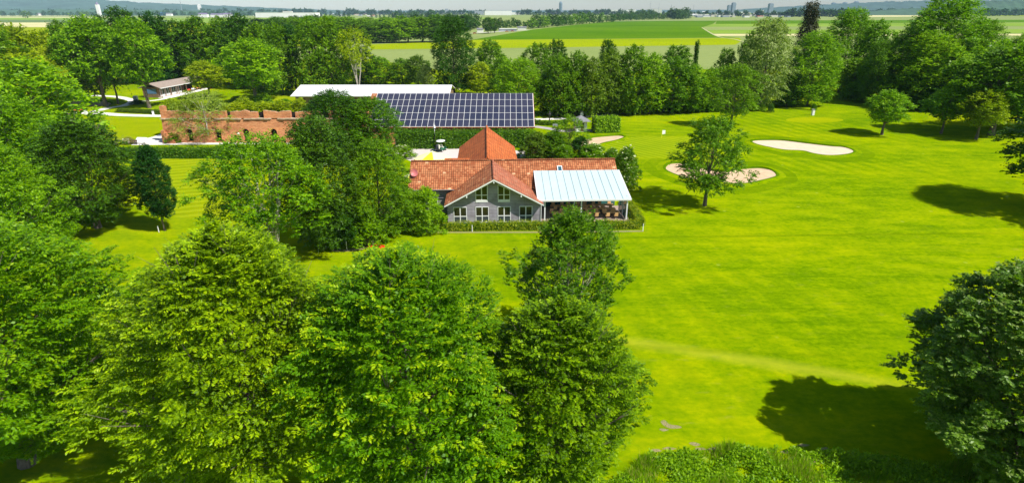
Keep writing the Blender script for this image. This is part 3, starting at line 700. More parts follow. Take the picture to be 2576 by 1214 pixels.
# wing roof: front verge at y=-OH, meets main slope along valleys (pushed 3 mm above main plane there)
yb = lambda z: 3.75+(z-MEZ)/ms
ex = WW+.32; ez = RZ-slope*ex
xk = (RZ-MEZ)/slope
def wing(sg, mat):
    q = [(0,-OH,RZ+.02),(0,8.55,RZ+.02),(sg*xk,3.75,MEZ+.02),(sg*xk,4.35,MEZ+.02),(sg*ex,4.35,ez),(sg*ex,-OH,ez)]
    if sg > 0: q = q[::-1]
    n = Vector((sg*slope, 0, 1)).normalized(); mb = MB()
    uv = [(p[1]+50, sqrt(p[0]**2+(p[2]-RZ)**2)+50) for p in q]
    mb.face(q, mat, uv); lo = [Vector(p)-n*.14 for p in q]
    mb.face(lo[::-1], 'wall_cream')
    for i in range(6):
        j = (i+1) % 6; mb.face([lo[i], lo[j], q[j], q[i]], 'white_paint' if {i, j} in ({0,5},) and False else mat, [(0.1,0.1)]*4)
    return mb.build('wing_roof', house)
wr1 = wing(-1, 'roof_tiles'); wr2 = wing(1, 'roof_tiles_weathered')
rd = MB()
for k in range(32):
    y = -OH+k*0.3; rd.bar((0,y,RZ+.05),(0,y+.29,RZ+.065), .12, 'roof_tiles_weathered', 8, .14)
rd.build('ridge_tiles', wr2)
vb = MB()
for sg in (-1, 1):
    n = 1
    a = Vector((0,-OH-.03,RZ-.10)); b = Vector((sg*ex,-OH-.03,ez-.10))
    d = Vector((0,.05,0)); up = Vector((0,0,.14))
    vb.face([a-up, b-up, b+up*0.4, a+up*0.4][::sg], 'white_paint'); vb.face([a+d-up, b+d-up, b+d+up*.4, a+d+up*.4][::-sg], 'white_paint')
    vb.face([a-up, a+d-up, b+d-up, b-up][::sg], 'white_paint')
vb.build('bargeboard', house)
for u in (-3.5, 0, 3.5):
    z = RZ-slope*abs(u)-.28; b = MB(); b.box(u-.07,u+.07,-OH+.02,0,z-.12,z+.06,'white_paint'); b.box(u-.07,u+.07,-OH-.005,-OH+.1,z-.30,z-.12,'white_paint')
    b.build('bracket', house)
gt = MB(); gt.bar((-11.6,3.68,MEZ-.05),(-xk-.2,3.68,MEZ-.05),.06,'grey_metal'); gt.build('gutter', house)
gt = MB(); gt.bar((WW+.30,-OH,ez-.02),(WW+.30,4.3,ez-.02),.06,'grey_metal'); gt.build('gutter', house)
dp = MB(); dp.bar((WW+.08,-.06,0),(WW+.08,-.06,ez-.1),.05,'white_paint'); dp.build('downpipe', house)
def window(u, z0, z1, hw, bar_z, parent, y=-.05, slant=0):
    """frame with central mullion; slant: -1 outer side at left, +1 at right (top follows the roof)"""
    f = MB(); T = .085; tl = z1-(.78 if slant < 0 else 0); tr = z1-(.78 if slant > 0 else 0)
    top = lambda x: tl+(tr-tl)*(x-(u-hw))/(2*hw)
    def bar(xa, xb, za, zb, zc=None, zd=None):
        # xa..xb wide, bottom za..zb (left,right), top zc..zd
        zc = za if zc is None else zc; zd = zb if zd is None else zd
        F_ = [(xa,y,za),(xb,y,zb),(xb,y,zd),(xa,y,zc)]; B_ = [(p[0],0.0,p[2]) for p in F_]
        f.face(F_, 'white_paint'); 
        for i in range(4):
            j = (i+1) % 4; f.face([B_[i],B_[j],F_[j],F_[i]], 'white_paint')
    bar(u-hw, u+hw, z0, z0, z0+.10+(.24 if slant else 0), z0+.10+(.24 if slant else 0))
    bar(u-hw, u-hw+T, z0+.1, z0+.1, top(u-hw), top(u-hw+T)); bar(u+hw-T, u+hw, z0+.1, z0+.1, top(u+hw-T), top(u+hw))
    y0_ = y; y = y-.004
    bar(u-T*.75, u+T*.75, z0+.1, z0+.1, top(u), top(u))
    y = y-.004
    bar(u-hw, u+hw, top(u-hw)-T, top(u+hw)-T, top(u-hw), top(u+hw))
    y = y-.004
    if slant == 0: bar(u-hw, u+hw, bar_z-.05, bar_z-.05, bar_z+.05, bar_z+.05)
    else: bar(u-hw, u+hw, bar_z-.04, bar_z-.04, bar_z+.04, bar_z+.04)
    o = f.build('window', parent); g = MB()
    e = .015
    g.face([(u-hw+e,-e,z0+e),(u+hw-e,-e,z0+e),(u+hw-e,-e,bar_z),(u-hw+e,-e,bar_z)], 'window_glass_low' if not slant else 'window_glass')
    g.face([(u-hw+e,-e,bar_z),(u+hw-e,-e,bar_z),(u+hw-e,-e,top(u+hw)-e),(u-hw+e,-e,top(u-hw)-e)], 'window_glass')
    g.build('pane', o); return o
for u in (-4.45, -1.57, 1.32, 4.17): window(u, .05, 2.28, .87, .98, house)
window(-1.60, 2.88, 5.28, .80, 3.85, house, slant=-1)
window(1.30, 2.88, 5.28, .80, 3.85, house, slant=1)
window(-8.4, .3, 2.3, .7, 1.0, house)
for o in list(house.children):
    if o.name.startswith('window') and abs(o.data.vertices[0].co.x-(-9.1)) < .01: o.location.y = MY0
# rear wing, newer orange tiles
rw = MB(); RX, RW_, RY1, RR, RE = -.75, 5.0, 32.0, 6.75, 3.05
rw.slab([(RX,8.7,RR),(RX,RY1,RR),(RX-RW_,RY1,RE),(RX-RW_,8.7,RE)], .14, 'roof_sheet_orange')
rw.slab([(RX,RY1,RR),(RX,8.7,RR),(RX+RW_,8.7,RE),(RX+RW_,RY1,RE)], .14, 'roof_sheet_orange')
ro2 = rw.build('rear_roof', house)
rd = MB()
for k in range(52): rd.bar((RX,8.9+k*.45,RR+.03),(RX,8.9+k*.45+.43,RR+.05),.13,'roof_sheet_orange',8,.15)
rd.build('ridge_tiles', ro2)
rv = MB(); rv.box(RX-4.6,RX+4.6,13,31.4,0,RE-.1,'siding')
for y, s_ in ((31.4, -1),):
    rv.face([(RX-4.6,y,RE-.1),(RX+4.6,y,RE-.1),(RX,y,RR-.2)][::s_], 'siding')
rv.build('rear_wall', house)
ln = MB(); ln.slab([(-7.4,13.2,4.35),(-3.0,13.2,4.35),(-3.0,16.6,4.75),(-7.4,16.6,4.75)], .14, 'roof_sheet_orange'); ln.build('lean_to_roof', house)
lw = MB(); lw.box(-7.2,-5.4,13.3,16.4,0,4.2,'siding'); lw.build('lean_to_wall', house)
sk = MB(); ysk = 6.9; zs = MEZ+(ysk-3.75)*ms
def dz(y): return MEZ+(y-3.75)*ms
x0s, x1s = 9.05, 9.75
for xa, xb, ya, yb_ in ((x0s,x0s+.1,ysk-.55,ysk+.45),(x1s-.1,x1s,ysk-.55,ysk+.45),(x0s+.1,x1s-.1,ysk+.33,ysk+.45),(x0s+.1,x1s-.1,ysk-.55,ysk-.43)):
    sk.slab([(xa,ya,dz(ya)+.16),(xb,ya,dz(ya)+.16),(xb,yb_,dz(yb_)+.16),(xa,yb_,dz(yb_)+.16)], .15, 'white_paint')
so = sk.build('roof_window', house); g = MB(); g.slab([(x0s+.1,ysk-.43,dz(ysk-.43)+.1),(x1s-.1,ysk-.43,dz(ysk-.43)+.1),(x1s-.1,ysk+.33,dz(ysk+.33)+.1),(x0s+.1,ysk+.33,dz(ysk+.33)+.1)], .05, 'skylight_glass'); g.build('pane', so)
# glass roofed terrace (part of the house)
PX0, PX1, PY0, PY1, PZ0, PZ1 = 5.75, 18.0, 0.1, 6.6, 3.22, 5.25
cp = MB(); cp.slab([(PX0,PY0-.35,PZ0-.1),(PX1,PY0-.35,PZ0-.1),(PX1-.3,PY1,PZ1),(PX0,PY1,PZ1)], .06, 'canopy_sheet')
co = cp.build('terrace_roof', house)
sm = MB()
for k in range(13):
    f = k/12; a = Vector((PX0+(PX1-PX0)*f, PY0-.36, PZ0-.08)); b = Vector((PX0+(PX1-.3-PX0)*f, PY1, PZ1+.02))
    if 0 < k < 12:
        for dx in (0,): sm.bar(a+Vector((dx,0,.02)), b+Vector((dx,0,.02)), .024, 'canopy_seam', 4)
sm.build('roof_seams', co)
fr = MB()
fr.box(PX0-.05,PX1+.05,PY0-.45,PY0-.37,PZ0-.28,PZ0-.06,'white_paint')
fr.bar((PX1+.03,PY0-.35,PZ0-.14),(PX1-.27,PY1,PZ1-.04),.07,'white_paint',4); fr.bar((PX0-.03,PY0-.35,PZ0-.14),(PX0-.03,PY1,PZ1-.04),.07,'white_paint',4)
fr.build('terrace_frame', house)
tt = lambda y: PZ0+(y-PY0)/(PY1-PY0)*(PZ1-PZ0)-.14
for x, y in ((PX0+.95,0.15),(11.55,0.2),(PX1-.35,0.15),(PX1-.42,2.0),(PX1-.5,3.9),(11.2,4.0)):
    b = MB(); b.box(x-.08,x+.08,y-.08,y+.08,0.1,tt(y),'white_paint'); b.build('post', house)
dk = MB(); dk.box(WW+.15,PX1+.1,-.2,6.15,0,.10,'deck'); dk.build('terrace_floor', house)
gs = MB(); gs.box(PX1-.53,PX1-.50,2.1,3.8,.15,tt(3)-.1,'teal_glass'); gs.box(PX1-.45,PX1-.42,.3,1.9,.15,tt(1),'teal_glass'); gs.build('glass_screen', house)
bg_ = MB()
for k in range(5): bg_.box(7.2+k*2.05,9.15+k*2.05,6.08,6.12,.2,2.3,'teal_glass' if k != 2 else 'window_glass_low')
bg_.build('glass_doors', house)
# satellite dish on the roof
p = Vector((-10.9, 6.0, dz(6.0)))
dish = empty('satellite_dish', (HX+p.x*cos(HR)-p.y*sin(HR), HY+p.x*sin(HR)+p.y*cos(HR), p.z), HR, 'round pinkish satellite dish on the left end of the tiled roof', 'satellite dish')
b = MB(); b.bar((0,0,-.05),(0,0,.45),.03,'grey_metal'); b.build('mast', dish)
b = MB(); c = [(0.02,0.0),(.2,.02),(.36,.06),(.5,.13),(.52,.13),(.36,.04),(.02,-.02)]
b.lathe(c, 'dish_pink', n=20); o = b.build('reflector', dish, smooth=True); o.location = (0,-.12,.5); o.rotation_euler = (radians(62),0,radians(12))
b = MB(); b.bar((0,-.1,.15),(-.05,-.6,.35),.015,'grey_metal'); b.box(-.1,0,-.66,-.58,.30,.38,'grey_metal'); b.build('receiver', dish)
# ------------------------------------------------------------------ terrace furniture
def hl(u, w_, z=0): return (HX+u*cos(HR)-w_*sin(HR), HY+u*sin(HR)+w_*cos(HR), z)
def make_table(L=2.2, label=None):
    t = empty('terrace_table', (0,0,0), HR, label, 'table', 'wooden tables on the roofed terrace')
    b = MB(); b.box(-L/2,L/2,-.4,.4,.70,.75,'bench_wood'); b.build('table_top', t)
    for sx in (-1, 1):
        for sy in (-1, 1):
            b = MB(); b.bar((sx*(L/2-.2),sy*.32,0),(sx*(L/2-.45),sy*.2,.70),.03,'dark_metal',5); b.build('leg', t)
    return t
def make_chair():
    t = empty('terrace_chair', (0,0,0), HR, None, 'chair', 'wooden chairs round the terrace tables')
    b = MB(); b.box(-.23,.23,-.22,.22,.43,.47,'chair_wood'); b.build('seat', t)
    b = MB(); b.slab([(-.23,.2,.5),(.23,.2,.5),(.23,.27,.95),(-.23,.27,.95)],.03,'chair_wood'); b.build('backrest', t)
    for sx in (-1, 1):
        for sy in (-1, 1):
            b = MB(); b.bar((sx*.2,sy*.2,0),(sx*.18,sy*.18,.43),.02,'dark_metal',4); b.build('leg', t)
    return t
T0 = make_table(); C0 = make_chair(); first = [True, True]
tabs = [(9.0,4.3,'table at the left end of the back row on the terrace'),(11.25,4.35,'back row terrace table, second from its left end'),(13.5,4.35,'back row terrace table, second from its right end'),(15.7,4.4,'table at the right end of the back row on the terrace'),
        (11.0,2.9,'middle row terrace table behind the central post'),(13.3,2.9,'middle row terrace table right of the central post'),(15.6,2.8,'middle row terrace table nearest the glass side'),
        (8.6,1.6,'front row terrace table at left'),(13.2,1.3,'front row terrace table behind the sparse treetop'),(15.8,1.2,'front row terrace table beside the right-hand posts')]
chi = 0
rnd = random.Random(5)
for i, (u, w_, lb) in enumerate(tabs):
    t = T0 if i == 0 else copy_tree(T0)
    t.location = hl(u, w_, .10); t['label'] = 'wooden '+lb
    for k, (du, dw, rz) in enumerate(((-.62,.62,0),(.62,.62,0),(-.55,-.62,pi),(.6,-.62,pi))):
        if dw < 0 and i < 4 and k % 2: continue
        c = C0 if chi == 0 else copy_tree(C0); chi += 1
        c.location = hl(u+du+rnd.uniform(-.08,.08), w_+dw, .10); c.rotation_euler = (0,0,HR+rz+rnd.uniform(-.15,.15))
        c['label'] = ('left' if du < 0 else 'right')+' chair '+('behind ' if dw > 0 else 'before ')+lb

# ================================================================== brick fort wall
FX0, FX1, FY, FH = -74.0, -30.5, 122.0, 6.5
fort = empty('brick_fort_wall', (0,0,0), 0, 'long ruined orange brick fortification wall with small arched openings', 'wall')
arch_x = [xat(x, FY, 1.5) for x in (481.6, 552.8, 622.6, 692.4)]+[xat(762, FY, 1.5), xat(832, FY, 1.5), xat(900, FY, 1.5)]
crn_x = [xat(x, FY, 5.8) for x in (573, 656, 738, 820, 900)]
fm = MB(); FZ = lambda z: FY-0.9+z*0.12       # battered face
def fq(x0, x1, za, zb, y=None):
    p = [(x0,FZ(za),za),(x1,FZ(za),za),(x1,FZ(zb),zb),(x0,FZ(zb),zb)]; fm.face(p, 'fort_brick', [(q[0]+100, q[2]) for q in p])
AW, AH = .72, 2.0; x = FX0; xs = []
AB = 0.35
for ax in arch_x:
    fq(x, ax-AW, 0, 4.85); x = ax+AW
    fq(ax-AW, ax+AW, 0, AB)
    # arch head: fan of quads from the opening's semicircle up to 2.9
    n = 8; top = AB+AH+.6
    for k in range(n):
        a0 = pi-pi*k/n; a1 = pi-pi*(k+1)/n
        xa, xb = ax+AW*cos(a0), ax+AW*cos(a1); za, zb = AB+AH-AW*.3+AW*sin(a0), AB+AH-AW*.3+AW*sin(a1)
        p = [(xa,FZ(za),za),(xb,FZ(zb),zb),(xb,FZ(top+.4),top+.4),(xa,FZ(top+.4),top+.4)]
        fm.face(p, 'fort_brick', [(q[0]+100,q[2]) for q in p])
        fm.face([(xa,FZ(za)+1.2,za),(xb,FZ(zb)+1.2,zb),(xb,FZ(zb),zb),(xa,FZ(za),za)], 'fort_brick')
    fq(ax-AW, ax+AW, top+.4, 4.85)
    for s_ in (-1, 1):
        p = [(ax+s_*AW,FZ(0),AB),(ax+s_*AW,FZ(0)+1.2,AB),(ax+s_*AW,FZ(0)+1.2,AB+AH-AW*.3),(ax+s_*AW,FZ(2),AB+AH-AW*.3)]
        fm.face(p[::-s_], 'fort_brick', [(q[1],q[2]) for q in p[::-s_]])
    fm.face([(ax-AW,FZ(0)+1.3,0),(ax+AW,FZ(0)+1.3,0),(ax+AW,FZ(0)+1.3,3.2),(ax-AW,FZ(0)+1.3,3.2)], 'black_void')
fq(x, FX1, 0, 4.85)
fm.face([(FX0,FY+8,0),(FX0,FZ(0),0),(FX0,FZ(4.85),4.85),(FX0,FY+8,4.85)], 'fort_brick', [(8,0),(0,0),(0,5),(8,5)])
fm.build('wall', fort)
# ledge and irregular parapet with notches
lg = MB(); rnd = random.Random(11); x = FX0-.15
while x < FX1:
    wd = rnd.uniform(.5, 1.6); h_ = rnd.uniform(.0, .10); d_ = rnd.uniform(.18, .34)
    if rnd.random() > .12: lg.box(x, min(x+wd, FX1), FZ(4.85)-d_, FY+.2, 4.80+h_*.4, 5.02+h_, 'fort_stone')
    x += wd+.01
lg.build('ledge', fort)
pp = MB(); x = FX0; nid = sorted(crn_x)
def in_notch(x): return any(abs(x-c) < .55 for c in nid)
while x < FX1:
    nx = x+.35; 
    if not in_notch(x+.17):
        n_ = sin(x*1.3)*.12+sin(x*3.1+1)*.08+rnd.uniform(-.07,.07); top = 6.45+n_
        if x < FX0+.9: top = 7.4+rnd.uniform(-.3,.3)
        p = [(x,FZ(5.0)+.04,5.0),(nx,FZ(5.0)+.04,5.0),(nx,FZ(5.0)+.1,top),(x,FZ(5.0)+.1,top)]
        pp.face(p, 'fort_brick', [(q[0]+100,q[2]) for q in p])
        pp.face([(x,FZ(5)+.1,top),(nx,FZ(5)+.1,top),(nx,FZ(5)+.95,top-.05),(x,FZ(5)+.95,top-.05)], 'fort_stone')
        for X_, s_ in ((x,1),(nx,-1)):
            q = [(X_,FZ(5)+.04,5.0),(X_,FZ(5)+.1,top),(X_,FZ(5)+.95,top-.05),(X_,FZ(5)+.95,5.0)]
            pp.face(q[::s_], 'fort_brick', [(c[1],c[2]) for c in q[::s_]])
    x = nx
pp.build('parapet', fort)
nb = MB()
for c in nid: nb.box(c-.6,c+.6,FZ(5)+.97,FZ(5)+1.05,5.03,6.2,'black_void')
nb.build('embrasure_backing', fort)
bt = MB()
for k in range(6):                                 # crumbling foot at left end
    z_ = 2.6-k*.45; bt.box(FX0-.2+k*.35, FX0+.5+k*.45, FZ(0)-.35-.12*k, FZ(0)+.6, 0, z_, 'fort_brick')
bt.build('rubble_foot', fort)
tp = MB(); tp.face([(FX0+.01,FZ(5)+1.1,5.04),(FX1,FZ(5)+1.1,5.04),(FX1,FY+10,5.3),(FX0+.01,FY+10,5.3)], 'lawn')
tp.face([(FX0+.01,FY+10,5.3),(FX1,FY+10,5.3),(FX1,FY+22,0),(FX0-6,FY+22,0)], 'lawn')
tp.face([(FX0-6,FY+22,0),(FX0-2,FY+8,0),(FX0,FY+8,4.85),(FX0+.01,FY+10,5.3)], 'lawn')
tp.build('earth_bank', fort)

# ================================================================== solar roofed building
SX0, SX1, SYE, SYR, SZE, SZR = -31.2, 4.75, 119.0, 130.6, 3.6, 9.0
solar = empty('solar_roof_barn', (0,0,0), 0, 'long brick barn whose whole roof slope is covered with solar panels', 'building')
b = MB(); b.box(SX0+.4,SX1-.3,SYE+.5,SYR+9.5,0,SZE-.1,'fort_brick'); 
for X, s_ in ((SX0+.4,-1),(SX1-.3,1)):
    p = [(X,SYE+.5,SZE-.1),(X,SYR+9.5,SZE-.1),(X,SYR,SZR-.3)]; b.face(p[::s_],'fort_brick',[(q[1],q[2]) for q in p[::s_]])
b.build('wall', solar)
b = MB(); b.slab([(SX0,SYE,SZE),(SX1,SYE,SZE),(SX1,SYR,SZR),(SX0,SYR,SZR)], .18, 'roof_tiles')
b.slab([(SX1,SYR+10.5,SZE),(SX0,SYR+10.5,SZE),(SX0,SYR+.003,SZR),(SX1,SYR+.003,SZR)], .18, 'roof_tiles'); b.build('roof', solar)
ncol, nrow = 28, 5
nv = Vector((0, -(SZR-SZE), SYR-SYE)).normalized()
PXL, PXR = SX0+1.35, SX1-.15
def pt(f, g, h): return Vector((PXL+(PXR-PXL)*f, SYE+.15+(SYR-SYE-.3)*g, SZE+.07+(SZR-SZE-.14)*g))+nv*h
def panel(mb, i, j):
    e = .042/1.2; e2 = .065/2.5; f0, f1, g0, g1 = (i+e)/ncol, (i+1-e)/ncol, (j+e2)/nrow, (j+1-e2)/nrow
    q = [pt(f0,g0,.14), pt(f1,g0,.14), pt(f1,g1,.14), pt(f0,g1,.14)]
    mb.slab(q, .04, 'solar_glass')
fr = MB(); fr.slab([pt(-.002,-.002,.10),pt(1.002,-.002,.10),pt(1.002,1.002,.10),pt(-.002,1.002,.10)], .05, 'panel_frame'); fr.build('panel_frame', solar)
rest = MB(); cnt = 0
for j in range(nrow):
    for i in range(ncol):
        if cnt < 100: mb = MB(); panel(mb, i, j); mb.build('solar_panel', solar); cnt += 1
        else: panel(rest, i, j)
o = rest.build('solar_panels', solar); o['kind'] = 'stuff'
# ================================================================== white roofed shed
shed = empty('white_roof_shed', (0,0,0), 0, 'long low shed with a plain bright white sheet roof', 'building')
b = MB(); b.box(-63.2,-18.8,170.6,188,0,3.0,'brown_wood'); b.build('wall', shed)
b = MB(); b.slab([(-64.3,169.6,3.15),(-18.2,169.6,3.15),(-18.2,179.3,5.2),(-64.3,179.3,5.2)], .16, 'white_metal_roof')
b.slab([(-18.2,189,3.1),(-64.3,189,3.1),(-64.3,179.31,5.2),(-18.2,179.31,5.2)], .16, 'white_metal_roof'); b.build('roof', shed)
b = MB()
for k in range(15): b.box(-62+k*3,-60.4+k*3,170.53,170.58,.6,2.4,'dark_wood')
b.build('shutters', shed)
# ================================================================== clubhouse shed on the left
A = gp(400,246); Bp = gp(529,219.5); ang = atan2(Bp.y-A.y, Bp.x-A.x)
ls = empty('range_hut', (A.x, A.y, 0), ang, 'long low brown hut with white framed windows and an open veranda', 'building')
LL = (Bp-A).length
# local x runs away along the front wall, local +y goes left (hut body), wall faces local -y
b = MB(); b.box(0,13,0,5.2,0,3.2,'brown_wood'); b.build('wall', ls)
b = MB(); b.slab([(-.6,-1.6,3.1),(LL-3,-1.6,3.1),(LL-3,2.4,4.5),(-.6,2.4,4.5)], .15, 'roof_felt'); b.slab([(LL-3,6.2,3.0),(-.6,6.2,3.0),(-.6,2.41,4.5),(LL-3,2.41,4.5)], .15, 'roof_felt'); ro = b.build('roof', ls)
b = MB(); b.box(-.62,LL-3,-1.72,-1.6,2.92,3.12,'white_paint'); b.build('fascia', ro)
for x in (1.0, 3.8, 6.6, 9.4):
    b = MB(); b.box(x,x+2.2,-.06,0,.25,2.7,'white_paint'); f = b.build('window', ls)
    b = MB(); 
    for q in (0, 1): b.box(x+.12+q*1.05,x+1.03+q*1.05,-.075,-.05,.9,2.55,'window_glass_low')
    b.build('pane', f)
b = MB(); b.box(11.6,12.7,-.05,0,.1,2.3,'dark_wood'); b.build('door', ls)
for x in (-.3, 4, 8.2, 12.4, 16.5, 20.8, LL-3.4):
    b = MB(); b.box(x-.07,x+.07,-1.5,-1.36,0,2.95,'brown_wood'); b.build('post', ls)
b = MB(); b.box(-.5,LL-2,-2.4,0,0,.08,'path_pale'); b.build('veranda_floor', ls)
b = MB(); b.box(13,LL-3,4.9,5.1,0,2.6,'dark_wood'); b.build('back_wall', ls)
b = MB(); b.slab([(-.04,.5,1.2),(-.04,4.2,1.2),(-.04,4.2,2.7),(-.04,.5,2.7)][::-1], .02, 'banner_blue'); b.build('gable_banner', ls)
def lpt(x, y, z=0): return (A.x+x*cos(ang)-y*sin(ang), A.y+x*sin(ang)+y*cos(ang), z)
def simple_bench(loc, rz, mat, label, L=1.8, cat='bench', group=None):
    t = empty('garden_bench', loc, rz, label, cat, group)
    b = MB(); b.box(-L/2,L/2,-.22,.22,.42,.47,mat); b.build('seat', t)
    b = MB(); b.slab([(-L/2,.22,.5),(L/2,.22,.5),(L/2,.32,.92),(-L/2,.32,.92)], .04, mat); b.build('backrest', t)
    for sx in (-1, 1):
        b = MB(); b.box(sx*(L/2-.12)-.04,sx*(L/2-.12)+.04,-.2,.24,0,.42,'dark_metal'); b.build('leg', t)
    return t
simple_bench(lpt(14.6,-.8,.08), ang, 'red_cloth', 'red bench on the veranda next to the hut door')
simple_bench(lpt(17.4,-.6,.08), ang, 'wall_white', 'white bench on the veranda of the long hut')
simple_bench(lpt(20.5,-.4,.08), ang, 'bench_wood', 'wooden bench at the far end of the hut veranda')
simple_bench(gp(197,283,0), 0.1, 'red_cloth', 'dark red bench beside the path at far left', 2.4)
# ================================================================== trees
def hexname(s): return s
PROTO = {}
def proto(key, P_mesh, trunk_me, R, Hh): PROTO[key] = (P_mesh, trunk_me, R, Hh)
def mkproto(key, seed, R, H_, z0, kind, npad, nsh, nl, shoot, L, W, bark='bark', tr=.22, nlimb=12, stems=1, spread=0, top=.78, **kw):
    me, P = crown('crown', seed, R, z0, H_, kind, npad, nsh, nl, shoot, L, W, **kw)
    tm = trunk_mb(seed, P, H_, tr, bark, nlimb, stems, spread, top)
    to = tm.build('trunk'); tme = to.data; bpy.data.objects.remove(to)
    PROTO[key] = (me, tme, R, H_, P)
# middle-distance broadleaves (leaf clumps ~0.3 m)
mkproto('roundA', 1, 4.2, 10, 1.6, 'round', 64, 17, 8, 1.0, .50, .30, pad=.30, rough=.26)
mkproto('roundB', 2, 4.2, 10, 1.2, 'egg', 70, 16, 8, 1.0, .48, .28, pad=.27, rough=.30)
mkproto('oval', 3, 3.4, 11, 1.0, 'oval', 70, 16, 8, .9, .46, .28, pad=.30, rough=.28)
mkproto('dense', 4, 4.4, 10, .5, 'egg', 84, 16, 8, .9, .46, .28, pad=.26, rough=.30)
mkproto('loose', 5, 4.0, 10, 2.2, 'round', 40, 15, 7, 1.1, .44, .26, pad=.26, rough=.38, core=.04, nlimb=26, tr=.2)
mkproto('stemmed', 6, 4.4, 11, 3.4, 'round', 66, 18, 8, 1.1, .50, .30, pad=.30, rough=.30, nlimb=20, tr=.30)
mkproto('cypress', 7, 1.5, 10, .3, 'cone', 50, 14, 7, .6, .36, .20, pad=.42, rough=.12, up=.8, out=.2)
mkproto('column', 8, 2.3, 10.5, 1.3, 'col', 54, 20, 9, .6, .30, .20, pad=.42, rough=.20, up=.4, nlimb=8, tr=.16)
mkproto('spruce', 9, 3.2, 14, .8, 'cone', 90, 15, 8, 1.1, .40, .15, pad=.30, flat=.35, up=-.25, droop=.5, rough=.2, tr=.25)
mkproto('willow', 10, 4.2, 13, 1.2, 'oval', 110, 17, 10, 1.3, .40, .17, pad=.25, up=.35, droop=.9, rough=.34, core=.08)
mkproto('shrub', 11, 2.0, 3.0, .05, 'hemi', 30, 16, 8, .6, .30, .18, pad=.34, rough=.22, tr=.06, nlimb=8)
mkproto('birch', 12, 3.4, 12, 4.0, 'vase', 34, 13, 8, 1.3, .32, .16, pad=.26, rough=.45, core=.02, nlimb=22, stems=3, spread=1.1, bark='bark_birch', droop=.7, tr=.2)
mkproto('multistem', 13, 3.6, 9, 4.4, 'round', 30, 15, 7, .9, .42, .25, pad=.30, rough=.35, core=.03, nlimb=16, stems=5, spread=1.8, bark='bark_birch', tr=.16)
# close middle (finer)
me_, P_ = frond_crown('crown', 14, 6.3, 1.7, 13.6, 'tent', 150, 7, 26, 1.5, .30, .16, ('leaf_deepgreen','leaf_dark'), tipf=.45, inner=16000, rough=.2, rise=.02, wid=.42)
to_ = trunk_mb(14, P_, 13.6, .36, 'bark', 24).build('trunk'); PROTO['layered'] = (me_, to_.data, 6.3, 13.6, P_); bpy.data.objects.remove(to_)
mkproto('fineround', 15, 5.0, 11, 1.9, 'round', 120, 26, 10, .8, .30, .17, pad=.24, rough=.26, tr=.26, nlimb=24)
mkproto('finedense', 16, 5.0, 13, .6, 'egg', 150, 26, 9, .8, .28, .17, pad=.22, rough=.28, nlimb=20, core=.28)
mkproto('ragged', 30, 4.8, 11.3, 1.9, 'round', 84, 22, 10, .9, .32, .19, pad=.23, rough=.42, core=.06, nlimb=36, tr=.26, droop=.5, qmin=.25)
mkproto('fineopen', 17, 4.6, 11.5, 1.9, 'round', 66, 20, 9, .9, .32, .19, pad=.24, rough=.34, core=.03, nlimb=36, tr=.24, droop=.5)
mkproto('fineshrub', 18, 3.0, 5.2, .05, 'hemi', 76, 24, 9, .5, .24, .14, pad=.24, rough=.20, tr=.08, nlimb=10, core=.25)
mkproto('tallmulti', 19, 5.6, 14.4, 4.2, 'egg', 110, 24, 9, .9, .32, .19, pad=.22, rough=.34, core=.04, nlimb=40, stems=6, spread=2.4, bark='bark_birch', tr=.26, top=.85)
mkproto('finecol', 20, 2.6, 10.8, 1.7, 'col', 110, 32, 10, .5, .24, .15, pad=.34, rough=.26, up=.4, nlimb=10, tr=.15)
mkproto('finebirch', 21, 3.9, 10.9, 1.2, 'oval', 60, 20, 10, 1.2, .26, .10, pad=.24, rough=.42, core=.05, nlimb=30, bark='bark_birch', droop=1.0, tr=.14)
rs_ = random.Random(77)
def place(key, X, Y, R, H_, mat, name, label, cat='tree', group=None, bark=None, rz=None):
    me, tme, pr, ph, P = PROTO[key]
    sx = R/pr; sz = H_/ph; rz = rs_.uniform(0, 6.28) if rz is None else rz
    t = empty(name, (X, Y, 0), rz, label, cat, group); t.scale = (sx, sx*rs_.uniform(.95, 1.05), sz)
    c = bpy.data.objects.new('crown', me); COL.objects.link(c); c.parent = t
    c.material_slots[0].link = 'OBJECT'; c.material_slots[0].material = MATS[mat]
    k = bpy.data.objects.new('trunk', tme); COL.objects.link(k); k.parent = t
    if bark: k.material_slots[0].link = 'OBJECT'; k.material_slots[0].material = MATS[bark]
    return t
def ptree(key, xc, yb, yt, wpx, mat, label, name='broadleaf_tree', cat='tree', group=None, bark=None, rz=None):
    g = gp(CX, yb); Y = g.y; H_ = max(.8, hat(yt, Y)); hm = H_*.55
    z = Y*cos(PIT)+(CAMH-hm)*sin(PIT)
    return place(key, (xc-CX)/FPX*z, Y, wpx/2/FPX*z*1.04, H_, mat, name, label, cat, group, bark, rz)

